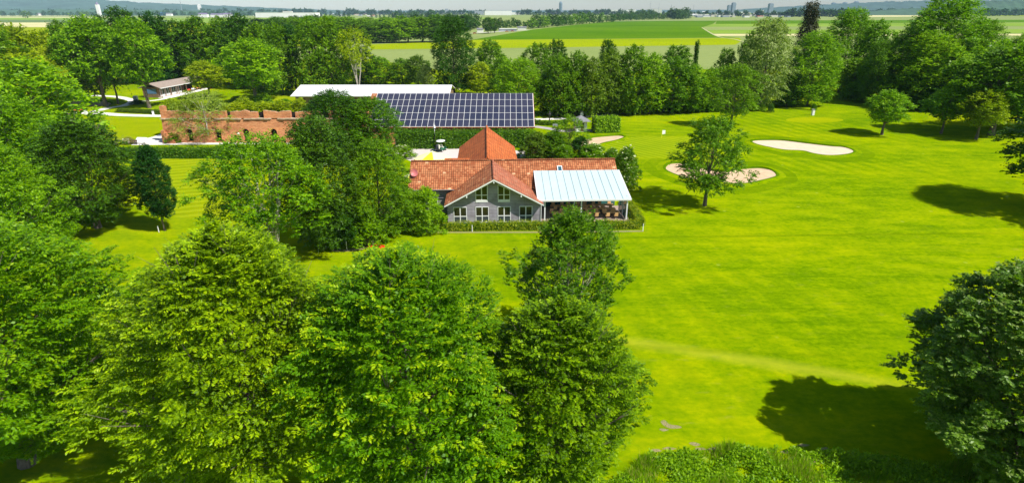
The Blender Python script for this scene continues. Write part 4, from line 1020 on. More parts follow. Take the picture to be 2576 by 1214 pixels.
# ---- close and middle distance, each described on its own
ptree('layered', 205, 572, 296, 262, 'leaf_deepgreen', 'broad dark green tree with tiered branches on the left lawn', rz=1.0)
ptree('finecol', 388, 580, 370, 78, 'leaf_deep', 'narrow dark blue-green columnar tree on the left lawn', 'columnar_tree', rz=.3)
ptree('finedense', 20, 690, 372, 225, 'leaf_bright', 'bright green tree at the left edge in front of the tiered dark tree')
ptree('finedense', 30, 540, 250, 250, 'leaf_bright', 'tall bright green tree at the left edge behind the tiered dark tree')
ptree('roundB', 85, 425, 158, 250, 'leaf_bright', 'large fresh green tree at the left edge below the yellow-green ones')
ptree('tallmulti', 668, 668, 345, 275, 'leaf_bright', 'tall open tree with many pale bare stems left of the dark dense tree')
ptree('finedense', 800, 622, 303, 190, 'leaf_deepgreen', 'tall dense dark green tree between the brick wall and clubhouse', 'dense_tree')
ptree('finedense', 950, 590, 360, 160, 'leaf_mid', 'bushy mid green tree directly left of the clubhouse roof')
ptree('fineround', 842, 408, 232, 150, 'leaf_dark', 'green tree over the right end of the brick wall')
ptree('fineround', 925, 400, 250, 160, 'leaf_mid', 'wide green tree covering the left end of the solar roof')
ptree('finedense', 850, 620, 500, 110, 'leaf_dark', 'low dark growth at the foot of the dense dark tree', 'bush', 'bush')
ptree('fineshrub', 905, 612, 520, 110, 'leaf_bright', 'bright green bush beside the bare earth edge', 'bush', 'bush')
ptree('fineshrub', 1070, 583, 476, 96, 'leaf_bright', 'bright green rounded bush against the left corner of the clubhouse', 'bush', 'bush')
ptree('fineshrub', 1018, 556, 474, 90, 'leaf_mid', 'darker bush left of the rounded bush by the clubhouse', 'bush', 'bush')
ptree('ragged', 1788, 517, 298, 168, 'leaf_mid', 'lone round tree standing in front of the peanut shaped bunker', rz=2.2)
ptree('ragged', 1850, 320, 163, 108, 'leaf_mid', 'lone leafy tree behind the one at the peanut bunker', rz=.7)
ptree('stemmed', 2232, 339, 232, 92, 'leaf_bright', 'small round lollipop tree alone on the right fairway', 'young_tree')
ptree('stemmed', 2384, 336, 222, 84, 'leaf_bright', 'slim young tree left of the two at the big shade tree', 'young_tree')
ptree('stemmed', 2474, 350, 232, 96, 'leaf_yellow', 'yellowish young tree just left of the big shade tree', 'young_tree')
ptree('stemmed', 2530, 340, 118, 190, 'leaf_mid', 'big shade tree with thick forked trunk at the right edge')
ptree('roundB', 2640, 330, 150, 210, 'leaf_mid', 'tree cut by the right frame edge beyond the shade tree')
place('fineround', 76.5, 75.0, 8.2, 16.5, 'leaf_dark', 'broadleaf_tree', 'dark tree cut by the right frame edge beside the long lawn shadow')
# white flowering elders and shrubs round the house
def flowering(key, xc, yb, yt, wpx, mat, label, n, size, seed):
    t = ptree(key, xc, yb, yt, wpx, mat, label, 'flowering_shrub', 'shrub'); P = PROTO[key][4]
    o = bpy.data.objects.new('blossom', blossoms('blossom', P, seed, n, size)); COL.objects.link(o); o.parent = t
    return t
flowering('fineshrub', 1575, 478, 374, 72, 'leaf_mid', 'tall elder shrub with white flower heads at the right end of the clubhouse', 260, .45, 3)
flowering('fineshrub', 1490, 415, 364, 84, 'leaf_bright', 'white flowering shrub behind the right half of the tiled ridge', 160, .4, 4)
flowering('fineshrub', 1540, 420, 375, 50, 'leaf_bright', 'small white flowering shrub next to the tall elder', 90, .4, 5)
flowering('fineshrub', 1420, 412, 366, 60, 'leaf_bright', 'low shrub with few white flowers behind the middle of the ridge', 50, .4, 6)
flowering('shrub', 1010, 395, 368, 60, 'leaf_mid', 'flowering shrub at the left end of the gravel yard', 60, .5, 7)
ptree('fineopen', 1432, 392, 290, 76, 'leaf_mid', 'slender loose tree in front of the small white kiosk', 'young_tree')
ptree('fineshrub', 1350, 400, 335, 80, 'leaf_olive', 'olive green shrub right of the orange rear roof', 'shrub', 'shrub')
ptree('fineshrub', 1392, 398, 332, 80, 'leaf_mid', 'shrub between the olive shrub and the slender tree', 'shrub', 'shrub')
ptree('fineshrub', 1335, 365, 325, 50, 'leaf_bright', 'small bright shrub below the right corner of the solar roof', 'shrub', 'shrub')
ptree('fineshrub', 1346, 402, 366, 44, 'leaf_copper', 'small bronze leaved shrub touching the tiled ridge', 'shrub', 'shrub')
ptree('fineshrub', 1460, 406, 345, 60, 'leaf_dark', 'dark shrub under the slender loose tree', 'shrub', 'shrub')
ptree('finebirch', 513, 358, 226, 116, 'leaf_birch', 'pale wispy birch in front of the brick wall', 'birch_tree')
ptree('shrub', 438, 356, 331, 46, 'leaf_bright', 'green bush at the left foot of the brick wall', 'bush', 'bush')
for i, (x, yb, yt, w_, m) in enumerate([(322,362,345,26,'dry_weed'),(345,262,252,30,'leaf_dark'),(1940,283,262,16,'leaf_dark'),(2048,278,262,13,'leaf_mid')]):
    ptree('shrub', x, yb, yt, w_, m, ['dry tuft of grass left of the white board','dark low bush under the leaning trunk','small dark bush alone near the wood edge','tiny bush behind the white tee sign'][i], 'bush', 'bush')
# bushes on the fort's earth bank: stand on the bank
rb = random.Random(9)
ORD_ = 'first second third fourth fifth sixth seventh eighth ninth tenth eleventh twelfth thirteenth fourteenth fifteenth sixteenth seventeenth'.split()
for i in range(17):
    xp = 430+i*23+rb.uniform(-5,5); Y = FY+4+rb.uniform(0,4.5); R = rb.uniform(1.7,2.5)
    X = xat(xp, Y, 6.5)
    t = place('shrub', X, Y, R, rb.uniform(2.0,3.2), rb.choice(['leaf_yellow','leaf_bright','leaf_olive','leaf_yellow']), 'bush', 'yellow-green bush on top of the ruined brick wall, '+ORD_[i]+' from the left', 'bush', 'bushes on top of the brick wall')
    t.location.z = 5.0
# low dark shrub strip by the left path
for i in range(7):
    ptree('shrub', 306+i*17, 281+i*.9, 273+i*.5, 26, 'leaf_olive', 'low pale shrub between left-hand path and leaning trunks, '+ORD_[i]+' from the left', 'shrub', 'shrub', 'low shrubs along the left-hand path')

# ---- rows of trees, described by row and order from the left
ORD = ['first','second','third','fourth','fifth','sixth','seventh','eighth','ninth','tenth','eleventh','twelfth','thirteenth','fourteenth','fifteenth','sixteenth','seventeenth','eighteenth','nineteenth','twentieth','twenty-first','twenty-second','twenty-third','twenty-fourth','twenty-fifth','twenty-sixth','twenty-seventh','twenty-eighth','twenty-ninth','thirtieth']
TONE = {'leaf_bright':'bright green','leaf_yellow':'yellow-green','leaf_mid':'mid green','leaf_dark':'dark green','leaf_deep':'deep blue-green','leaf_olive':'olive green','leaf_willow':'pale grey-green','leaf_spruce':'brownish dark','leaf_far':'dull dark green'}
SHP = {'roundA':'round','roundB':'bushy','oval':'tall oval','dense':'dense','loose':'loose airy','stemmed':'tall-trunked','cypress':'narrow pointed','column':'columnar','spruce':'conical','willow':'feathery','birch':'slim open','multistem':'many-stemmed','shrub':'low','fineround':'full round','finedense':'massive dense','fineopen':'airy'}
def row(where, group, specs, name='broadleaf_tree'):
    specs = sorted(specs, key=lambda s: s[1])
    for i, (key, xc, yb, yt, w_, m) in enumerate(specs):
        nm = {'cypress':'cypress_tree','spruce':'conifer_tree','birch':'birch_tree','shrub':'bush'}.get(key, name)
        ptree(key, xc, yb, yt, w_, m, f"{TONE[m]} {SHP[key]} {'bush' if key=='shrub' else 'tree'}, {ORD[i]} from the left {where}", nm, 'bush' if key=='shrub' else 'tree', group)
row('in the row behind the left bunker', 'trees behind the left-hand bunker', [
 ('roundB',-25,300,70,170,'leaf_mid'),('roundA',45,262,70,120,'leaf_yellow'),('roundB',112,258,84,110,'leaf_yellow'),('roundA',150,268,120,110,'leaf_yellow'),('dense',70,300,130,150,'leaf_yellow'),
 ('stemmed',238,268,52,125,'leaf_bright'),('roundB',205,262,90,100,'leaf_mid'),('stemmed',350,272,57,112,'leaf_bright'),('loose',270,262,60,90,'leaf_mid')])
row('in the belt behind the long hut', 'dark trees behind the long hut', [
 ('dense',20,215,70,110,'leaf_mid'),('dense',165,225,60,90,'leaf_mid'),('spruce',200,212,48,50,'leaf_dark'),('dense',312,210,26,110,'leaf_dark'),('dense',390,209,38,90,'leaf_deep'),('oval',432,209,55,90,'leaf_dark'),('dense',410,210,100,90,'leaf_deep'),('spruce',262,205,35,40,'leaf_dark'),
 ('roundB',500,209,48,100,'leaf_mid'),('dense',470,208,80,80,'leaf_bright'),('dense',610,222,44,100,'leaf_dark'),('dense',562,211,50,80,'leaf_mid'),('oval',655,224,62,70,'leaf_mid'),('spruce',735,236,60,56,'leaf_deep'),('dense',700,238,66,80,'leaf_mid'),('roundB',545,210,95,80,'leaf_bright')])
row('in the belt above the white shed', 'trees behind the white roofed shed', [
 ('dense',780,240,56,90,'leaf_mid'),('dense',830,238,52,90,'leaf_mid'),('multistem',896,240,76,84,'leaf_yellow'),('loose',862,232,95,60,'leaf_olive'),('dense',955,214,146,74,'leaf_bright'),('dense',1010,216,150,70,'leaf_mid'),('roundA',1050,218,142,54,'leaf_olive'),('willow',1073,238,166,44,'leaf_willow'),
 ('finedense',1140,238,46,108,'leaf_dark'),('multistem',1152,226,138,54,'leaf_willow'),('oval',1208,240,160,60,'leaf_yellow'),('dense',1232,222,105,78,'leaf_mid'),('dense',905,212,120,80,'leaf_dark')])
row('in front of the long hut', 'trees between the long hut and the brick wall', [
 ('stemmed',632,268,104,140,'leaf_bright'),('stemmed',520,247,158,92,'leaf_yellow'),('shrub',600,270,245,50,'leaf_mid'),('shrub',662,272,238,50,'leaf_mid'),('shrub',716,270,250,40,'leaf_bright'),('oval',660,250,120,70,'leaf_mid')])
row('in the wood behind the golf green', 'edge trees of the wood behind the golf green', [
 ('fineround',1305,290,150,120,'leaf_bright'),('dense',1262,262,150,70,'leaf_mid'),('oval',1352,240,112,66,'leaf_mid'),('oval',1398,236,104,48,'leaf_dark'),('dense',1405,292,142,84,'leaf_mid'),('dense',1450,292,136,72,'leaf_mid'),('dense',1490,294,152,70,'leaf_olive'),('oval',1526,240,104,44,'leaf_dark'),
 ('dense',1535,290,130,74,'leaf_olive'),('dense',1592,289,122,96,'leaf_mid'),('dense',1640,287,140,80,'leaf_bright'),('oval',1700,240,118,70,'leaf_mid'),('dense',1695,284,150,100,'leaf_mid'),('cypress',1748,240,106,22,'leaf_dark'),('dense',1742,282,170,80,'leaf_bright'),('dense',1786,280,176,66,'leaf_bright'),('oval',1822,262,126,46,'leaf_mid'),
 ('dense',1372,285,186,60,'leaf_mid'),('roundB',1562,284,186,60,'leaf_bright'),('dense',1820,274,170,60,'leaf_mid')])
row('in the tall wood at far right', 'tall trees behind the right-hand fairway', [
 ('dense',1880,268,88,60,'leaf_bright'),('willow',1928,274,50,112,'leaf_willow'),('spruce',2026,240,3,74,'leaf_spruce'),('finedense',2048,266,84,128,'leaf_bright'),('finedense',2132,232,26,126,'leaf_bright'),('dense',2196,240,60,84,'leaf_bright'),('finedense',2212,262,106,90,'leaf_mid'),('dense',2150,246,150,80,'leaf_mid'),
 ('finedense',2370,262,-12,190,'leaf_bright'),('finedense',2335,272,88,160,'leaf_bright'),('finedense',2290,250,70,120,'leaf_mid'),('finedense',2456,262,55,130,'leaf_mid'),('spruce',2402,275,100,90,'leaf_dark'),('dense',2500,282,110,140,'leaf_bright'),('finedense',2570,270,90,140,'leaf_mid'),('dense',2255,268,190,80,'leaf_mid'),('dense',1985,268,190,70,'leaf_dark'),
 ('dense',2420,280,190,120,'leaf_dark'),('dense',2330,276,200,110,'leaf_dark'),('shrub',2150,252,210,64,'leaf_bright'),('oval',1905,262,120,50,'leaf_mid')])

row('under the wood behind the golf green', 'undergrowth at the foot of the wood', [('shrub',1385+i*30+(i*37)%11,289-i*.75,272-(i*53)%9-i*.8,40+(i*29)%16,['leaf_mid','leaf_bright','leaf_dark','leaf_olive'][i%4]) for i in range(18)])
# ---- foreground trees: own crowns with fine leaves
def hero(X, Y, seed, R, H_, z0, kind, nb, nf, nl, mat, tip, label, tr=.34, nlimb=40, stems=1, spread=0, old=None, bark='bark', **kw):
    if old: me, P = crown('crown', seed, R, z0, H_, kind, nb, nf, nl, old.pop('shoot'), old.pop('L'), old.pop('W'), mats=(mat, tip), **old)
    else: me, P = frond_crown('crown', seed, R, z0, H_, kind, nb, nf, nl, mats=(mat, tip), **kw)
    t = empty('broadleaf_tree', (X, Y, 0), 0, label, 'tree')
    c = bpy.data.objects.new('crown', me); COL.objects.link(c); c.parent = t
    trunk_mb(seed, P, H_, tr, bark, nlimb, stems, spread).build('trunk', t); return t
hero(-30.0, 27.8, 101, 7.6, 15.6, 2.4, 'dome', 360, 8, 42, 'leaf_bright', 'leaf_tip', 'huge bright green foreground tree filling the lower left corner', tr=.45, flen=.9, L=.20, W=.10, wid=.28, tipf=.35)
hero(-14.8, 26.6, 102, 7.2, 16.1, 2.4, 'tent', 420, 8, 42, 'leaf_beech', 'leaf_tip', 'pointed yellow-green foreground tree, left of the widest one', tipf=.6, flen=.85, L=.175, W=.072)
hero(-5.5, 24.6, 103, 6.1, 15.5, .8, 'dome', 380, 8, 42, 'leaf_hornbeam', 'leaf_tip', 'widest foreground tree in the lower middle, right of the pointed one', tipf=.45, flen=.9, L=.175, W=.072, rise=.35)
hero(2.4, 24.6, 104, 3.9, 13.0, .5, 'dome', 230, 8, 42, 'leaf_beech', 'leaf_tip', 'rounded yellow-green foreground tree at the right end of the front group', tipf=.5, flen=.75, L=.175, W=.075, rise=.3, inner=16000)
hero(4.4, 39.4, 105, 4.6, 12.3, 3.9, 'tent', 84, 26, 12, 'leaf_mid', 'leaf_olive', 'open crowned tree rising behind the front group before the terrace', stems=4, spread=1.6, tr=.24, nlimb=60, bark='bark_grey', old=dict(shoot=.6, L=.28, W=.14, pad=.24, rough=.42, core=.02, flat=1.0, up=.8, tipf=.3, droop=.3, qmin=.2))
hero(30.2, 27.5, 106, 6.0, 12.7, .8, 'oval', 270, 36, 14, 'leaf_pale', 'leaf_willow', 'large dark glossy tree cut by the lower right corner', old=dict(shoot=.5, L=.24, W=.15, pad=.16, rough=.20, core=.22, flat=.6, tipf=.25, qmin=.2, inner=.6))
# ---- hedges
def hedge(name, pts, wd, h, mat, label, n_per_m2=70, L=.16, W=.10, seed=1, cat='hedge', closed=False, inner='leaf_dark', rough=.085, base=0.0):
    P = [Vector(p[:2]) for p in pts]; r = np.random.default_rng(seed); t = empty(name, (P[0].x, P[0].y, base), 0, label, cat)
    C = []; Nn = []; mb = MB()
    segs = list(zip(P, P[1:]))+([(P[-1], P[0])] if closed else [])
    for a, b in segs:
        d = (b-a); Ls = d.length; d.normalize(); nv_ = Vector((-d.y, d.x)); i_ = .12
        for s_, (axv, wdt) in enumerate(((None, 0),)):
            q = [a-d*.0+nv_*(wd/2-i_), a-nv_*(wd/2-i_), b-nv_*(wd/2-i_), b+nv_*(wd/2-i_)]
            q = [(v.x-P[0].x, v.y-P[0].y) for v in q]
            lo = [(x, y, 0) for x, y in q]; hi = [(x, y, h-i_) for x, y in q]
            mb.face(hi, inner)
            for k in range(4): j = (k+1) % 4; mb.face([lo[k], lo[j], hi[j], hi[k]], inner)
        for side in ('top','l','r','e0','e1'):
            area = {'top': Ls*wd, 'l': Ls*h, 'r': Ls*h, 'e0': wd*h, 'e1': wd*h}[side]; n = int(area*n_per_m2)
            s = r.uniform(-.05, Ls+.05, n); zz = r.uniform(0, h, n); wv = r.uniform(-wd/2, wd/2, n); j = r.normal(0, rough, n)
            if side == 'top': zz = h+j; lat = wv; nn = (0, 0, 1)
            elif side == 'l': lat = wd/2+j; nn = (nv_.x, nv_.y, .4)
            elif side == 'r': lat = -wd/2+j; nn = (-nv_.x, -nv_.y, .4)
            elif side == 'e0': s = j*1.0; lat = wv; nn = (-d.x, -d.y, .4)
            else: s = Ls+j; lat = wv; nn = (d.x, d.y, .4)
            bulge = .06*np.sin(s*1.7+seed)+.05*np.sin(s*4.1)
            x = a.x-P[0].x+d.x*s+nv_.x*lat; y = a.y-P[0].y+d.y*s+nv_.y*lat
            zz = zz+(bulge if side == 'top' else 0)
            C.append(np.stack([x, y, zz], 1)); Nn.append(np.tile(np.array(nn), (n, 1)))
    C = np.concatenate(C); Nn = nrm(np.concatenate(Nn)+r.normal(0, .45, C.shape)); n = len(C)
    A_ = nrm(np.cross(Nn, r.normal(0, 1, (n, 3)))+Nn*.35)
    sc = r.uniform(.6, 1.4, n)
    me = quads_mesh('foliage', leaf_quads(C, A_, Nn, L*sc, W*sc), n, [mat]); o = bpy.data.objects.new('foliage', me); COL.objects.link(o); o.parent = t
    mb.build('branches', t); return t
hedge('clipped_hedge', [gp(296,396), gp(600,396), gp(720,396)], 2.2, 1.75, 'hedge_leaf', 'long clipped green hedge between the practice lawn and brick wall', 26, .30, .20, 2)
hedge('clipped_hedge', [hl(-10.2,-2.4), hl(7.8,-2.6), hl(18.7,-2.8)], 1.1, .95, 'hedge_yellow', 'low yellowish hedge along the front of the clubhouse', 110, .15, .10, 3)
hedge('clipped_hedge', [hl(19.0,-2.1), hl(19.3,3.0), hl(19.2,7.5)], 1.1, .95, 'hedge_yellow', 'short yellowish hedge running back beside the terrace', 110, .15, .10, 4)
hedge('tall_hedge', [gp(1000,371.5), gp(1093,371.5)], 2.4, 3.5, 'hedge_leaf', 'tall hedge left of the white pole before the solar barn', 26, .32, .22, 5, rough=.22)
hedge('tall_hedge', [gp(1098,371.5), gp(1200,370.5), gp(1330,369)], 2.4, 3.3, 'hedge_leaf', 'tall hedge right of the white pole before the solar barn', 26, .32, .22, 6, rough=.22)
hedge('box_hedge', [gp(1493,332), gp(1553,330)], 3.4, 3.3, 'leaf_bright', 'compact block of dark green hedge beside the small kiosk', 30, .30, .2, 7, rough=.16)
cc = gp(1382,302); ring = [(cc.x+5.9*cos(a), cc.y+7.5*sin(a)) for a in np.linspace(.35, 2*pi-.9, 22)]
hedge('ring_hedge', ring, .9, 1.0, 'hedge_leaf', 'low clipped hedge curving in a ring round a small lawn', 34, .26, .18, 8)
# ---- tall weeds along the bottom right (nobody could count them)
def weeds():
    r = np.random.default_rng(42); out = []; outm = []
    poly = [gp(x, y) for x, y in [(1545,1214),(1600,1175),(1640,1148),(1760,1138),(1900,1132),(2060,1140),(2130,1156),(2200,1150),(2350,1172),(2600,1185)]]
    xs = np.array([p.x for p in poly]); ys = np.array([p.y for p in poly])
    n = 42000; x = r.uniform(xs[0]-.8, 29, n); ytop = np.interp(x, xs, ys)+np.sin(x*1.9)*.18+np.sin(x*5.3)*.10
    y = ytop-r.uniform(0, 1, n)**1.3*3.2
    dens = np.sin(x*1.1+y*1.7)+np.sin(x*2.7-y*1.3+2)+r.uniform(-1.2, 1.2, n); keep = dens > -.9; x, y = x[keep], y[keep]; n = len(x)
    hgt = .20+.32*np.clip(np.sin(x*.9+1)+np.sin(y*2+x), 0, 2)*.6+r.uniform(0, .25, n); z = r.uniform(.1, 1, n)*hgt
    leafy = (np.sin(x*1.3+1)+np.sin(y*1.4+x*.6)) > -.7
    C = np.stack([x, y, np.where(leafy, z, .02)], 1)
    A_ = np.where(leafy[:, None], nrm(r.normal(0, 1, (n, 3))+np.array([0, 0, .35])), nrm(r.normal(0, .3, (n, 3))+np.array([0, 0, 1.0])))
    Nn = nrm(np.where(leafy[:, None], np.array([0, 0, 1.0]), np.array([0, -1.0, .3]))+r.normal(0, .4, (n, 3)))
    L = np.where(leafy, .20, hgt*1.3)*r.uniform(.6, 1.3, n); W = np.where(leafy, .09, .035)*r.uniform(.7, 1.3, n)
    mi = np.where(leafy, 0, (r.uniform(0, 1, n) < .18)*1)
    me = quads_mesh('weeds', leaf_quads(C, A_, Nn, L, W), n, ['weed', 'dry_weed'], mi)
    o = bpy.data.objects.new('weeds', me); COL.objects.link(o)
    tag(o, 'rough tall weeds and grasses along the bottom right edge', None, None, 'stuff')
weeds()
# ================================================================== smaller objects
def post(x, y, h, label, r=.05):
    g = gp(x, y); t = MB(); t.bar((0,0,-.05),(0,0,h-.06),r,'white_paint',8); t.bar((0,0,h-.06),(0,0,h),r,'white_paint',8,r*.4)
    o = t.build('marker_post', None, g); tag(o, label, 'post', 'short white marker posts on the lawn')
post(1034,580,.95,'white marker post left of the rounded bush')
post(1188,582.5,.9,'white marker post in front of the low hedge')
post(1617,581,1.0,'white marker post at the right corner of the low hedge')
post(873,629,1.1,'white marker post below the dense dark tree')
post(400,584,.9,'white marker post at the foot of the columnar tree')
def lamp(x, y, h, label):
    g = gp(x, y); t = empty('street_lamp', g, 0, label, 'lamp')
    b = MB(); b.bar((0,0,0),(0,0,h),.06,'dark_metal',8,.04); b.build('pole', t)
    b = MB(); b.lathe([(.05,0),(.2,.08),(.26,.25),(.2,.42),(.05,.5)],'lamp_globe',(0,0,h),12); b.build('lamp_globe', t, smooth=True)
lamp(604,362,1.9,'small globe lamp in front of the brick wall')
# flag pole and lamp pole beside the hedge
g = gp(1095.3,372.5); t = empty('flag_pole', g, 0, 'white flagpole with furled flag beside the golf cart', 'flagpole')
b = MB(); b.bar((0,0,0),(0,0,5.3),.085,'white_paint',8,.05); b.build('pole', t)
b = MB(); b.box(-.45,.45,-.03,.03,2.45,2.6,'white_paint'); b.build('crossbar', t)
b = MB(); b.lathe([(.05,3.9),(.22,4.1),(.17,4.4),(.07,4.75)],'white_paint',(0.03,0,0),8); b.build('flag', t)
g = gp(996,370); t = empty('white_pole', g, 0, 'plain white pole at the left end of the tall hedge', 'pole')
b = MB(); b.bar((0,0,0),(0,0,4.4),.09,'white_paint',8,.07); b.build('pole', t)
b = MB(); b.box(-.22,.1,-.06,.06,4.4,4.5,'white_paint'); b.build('cap', t)
# putting green flag
g = gp(1664.5,346.5); t = empty('golf_flag', g, 0, 'white golf flag standing in the striped green', 'flag')
b = MB(); b.bar((0,0,0),(0,0,1.7),.035,'parasol_yellow',6); b.build('stick', t)
b = MB(); b.slab([(0.02,0,.75),(.75,.12,.85),(.7,.12,1.62),(.02,0,1.68)],.04,'white_paint'); b.build('flag_cloth', t)
# golf cart
g = gp(1110,379.5); gc = empty('golf_cart', g, radians(-20), 'green golf cart with white roof parked on the gravel yard', 'golf cart')
b = MB(); b.box(-.62,.62,-1.15,-.35,.35,.85,'cart_green'); b.box(-.62,.62,-.35,.75,.30,.42,'cart_green'); b.slab([(-.6,.75,.40),(.6,.75,.40),(.55,1.2,.62),(-.55,1.2,.62)],.2,'cart_green'); b.box(-.6,.6,.95,1.2,.3,.7,'cart_green'); b.build('body', gc)
b = MB(); b.box(-.6,.6,-.45,.1,.72,.84,'cream_seat'); b.build('seat', gc)
b = MB(); b.slab([(-.6,-.5,.95),(.6,-.5,.95),(.6,-.6,1.35),(-.6,-.6,1.35)],.08,'cream_seat'); b.build('backrest', gc)
b = MB(); 
for k, (e, z) in enumerate(((0,2.0),(.06,2.08))): pass
b.lathe([(.78,1.98),(.84,2.03),(.8,2.10),(.5,2.13)],'white_paint',(0,-.1,0),20,1.0,1.35); b.build('roof', gc)
for sx in (-1, 1):
    for y0, y1 in ((-1.1,-.95),(.95,.6)):
        b = MB(); b.bar((sx*.58,y0,.6),(sx*.58,y1,2.0),.03,'dark_metal',5); b.build('roof_post', gc)
for sx in (-1, 1):
    for y in (-.8,.85):
        b = MB(); b.bar((sx*.5,y,.24),(sx*.68,y,.24),.24,'tyre',14); w_ = b.build('wheel', gc)
        b = MB(); b.bar((sx*.66,y,.24),(sx*.69,y,.24),.12,'white_paint',10); b.build('rim', w_)
b = MB(); b.lathe([(.12,.7),(.16,.9),(.14,1.45),(.18,1.5)],'cream_seat',(.25,-1.3,0),10); b.lathe([(.12,.7),(.16,.9),(.14,1.4),(.18,1.45)],'person_dark',(-.25,-1.3,0),10); b.box(-.5,.5,-1.5,-1.15,.5,.68,'dark_metal'); b.build('bag_rack', gc)
b = MB(); b.bar((-.3,.45,1.0),(-.3,.47,1.03),.17,'dark_metal',12); b.bar((-.3,.46,1.0),(-.3,.85,.6),.02,'dark_metal',5); b.build('steering_wheel', gc)
# parasols
def parasol(loc, R, h, label, n=8, rot=0.2, mats=('parasol_pale','parasol_yellow')):
    t = empty('parasol', loc, rot, label, 'parasol', 'yellow parasols round the clubhouse')
    b = MB(); b.bar((0,0,0),(0,0,h+.15),.05,'white_paint',8); b.build('pole', t)
    b = MB(); b.box(-.4,.4,-.4,.4,0,.08,'path_grey'); b.build('base', t)
    b = MB(); zt, ze = h, h-R*.36
    for k in range(n):
        a0, a1 = 2*pi*k/n, 2*pi*(k+1)/n; m = mats[1] if k % 4 == 1 else mats[0]
        A0 = (R*cos(a0),R*sin(a0),ze); A1 = (R*cos(a1),R*sin(a1),ze); B0 = (.35*cos(a0),.35*sin(a0),zt-.05); B1 = (.35*cos(a1),.35*sin(a1),zt-.05)
        b.face([A0,A1,B1,B0], m); b.face([(A0[0],A0[1],ze-.22),(A1[0],A1[1],ze-.22),A1,A0], m)
        b.face([B0,B1,(0,0,zt+.12)], mats[0])
    b.build('canopy', t); return t
parasol((xat(1088,96.5,2.6),96.5,0), 3.2, 3.75, 'large pale yellow parasol showing above the left half of the tiled ridge')
parasol((xat(1040,86.5,2.0),86.5,0), 1.6, 2.7, 'smaller yellow parasol just left of the tiled roof')
# red tub and orange tub on the lawn
def tub(x, y, sx, sy, h, m1, label, rz=0.1):
    g = gp(x, y); t = empty('plastic_tub', g, rz, label, 'tub')
    b = MB(); b.lathe([(.86,0),(.97,h*.5),(1.0,h),(.94,h+.02),(.88,h*.55),(.5,h*.35)], m1, n=24, sx=sx, sy=sy); b.build('tub', t, smooth=True)
    b = MB(); b.bar((0,-sy*.9,h),(0,sy*.9,h),.05,'tub_orange',6); b.build('handle', t)
tub(947,625,1.0,.42,.32,'tub_red','red oval tub lying on the lawn above the widest foreground tree')
tub(976,645,.42,.28,.3,'tub_orange','small orange tub on the lawn right of the red one')
# white boards on the left, sign posts, tee markers
def board(x, y, w_, h, rz, mat, label, lean=.6, name='white_board', cat='board'):
    g = gp(x, y); t = empty(name, g, rz, label, cat)
    b = MB(); b.slab([(-w_/2,0,.25),(w_/2,0,.25),(w_/2,h*lean,.25+h*.8),(-w_/2,h*lean,.25+h*.8)],.06,mat); b.build('panel', t)
    for sx in (-1, 1): b = MB(); b.bar((sx*w_*.4,.3,0),(sx*w_*.4,.1,.4),.04,'dark_metal',5); b.build('leg', t)
board(318,364,1.3,1.2,.1,'wall_white','upright white board at the left end of the long hedge',.2)
board(349,362,2.3,1.1,-.15,'wall_white','flat white table board right of the upright one',1.2)
simple_bench(gp(334,363.5), .2, 'dark_wood', 'dark bench between the two white boards')
def bin_(x, y, h, w_, label, mat='wall_white'):
    g = gp(x, y); t = empty('litter_bin', g, .1, label, 'bin')
    b = MB(); b.box(-w_/2,w_/2,-w_/2,w_/2,0,h*.85,mat); b.build('body', t)
    b = MB(); b.slab([(-w_*.6,-w_*.6,h*.85+.08),(w_*.6,-w_*.6,h*.85+.08),(w_*.6,w_*.6,h+.05),(-w_*.6,w_*.6,h+.05)],.08,'grey_metal'); b.build('lid', t)
bin_(217,288,1.5,.55,'white box at the bend of the left-hand path')
bin_(343,256,1.7,1.0,'pale grey-blue cabinet at the near corner of the long hut','wall_grey')
bin_(386,289,1.1,.4,'small white box by the leaning trunk')
bin_(2044,290,1.6,.6,'white tee marker box in front of the tiny bush')
bin_(1463,297,1.7,.7,'grey-blue cabinet on the wood edge path','wall_grey')
simple_bench(gp(1397,322), 0, 'grey_metal', 'grey metal seat in front of the ring hedge', 1.2)
# kiosk
g = gp(1463,331); k = empty('kiosk', (g.x-.2, g.y+1.0, 0), .1, 'small white kiosk with a grey pyramid roof', 'kiosk')
b = MB(); b.box(-1.3,1.3,-1.1,1.3,0,2.4,'wall_white'); b.build('wall', k)
b = MB(); q = [(-2.1,-1.9,2.4),(2.1,-1.9,2.4),(2.1,2.1,2.4),(-2.1,2.1,2.4)]
for i in range(4): j = (i+1) % 4; b.face([q[i], q[j], (0,.1,3.6)], 'roof_grey_far')
b.face(q[::-1], 'roof_grey_far'); b.build('roof', k)
b = MB(); b.box(-.2,.6,-1.13,-1.1,.1,2.0,'dark_wood'); b.build('door', k)
# sundial-like dark sculpture in ring lawn
g = gp(1382,309); t = empty('small_statue', g, 0, 'dark figure on a thin column inside the ring hedge', 'statue')
b = MB(); b.lathe([(.28,0),(.2,.15),(.14,.4),(.12,1.5),(.2,1.6)],'dark_metal'); b.build('column', t)
b = MB(); b.lathe([(.12,1.6),(.25,1.9),(.3,2.2),(.14,2.5),(.17,2.7),(.08,2.9)],'dark_metal',n=10); b.bar((-.5,0,2.15),(.5,0,2.35),.07,'dark_metal'); b.build('figure', t)
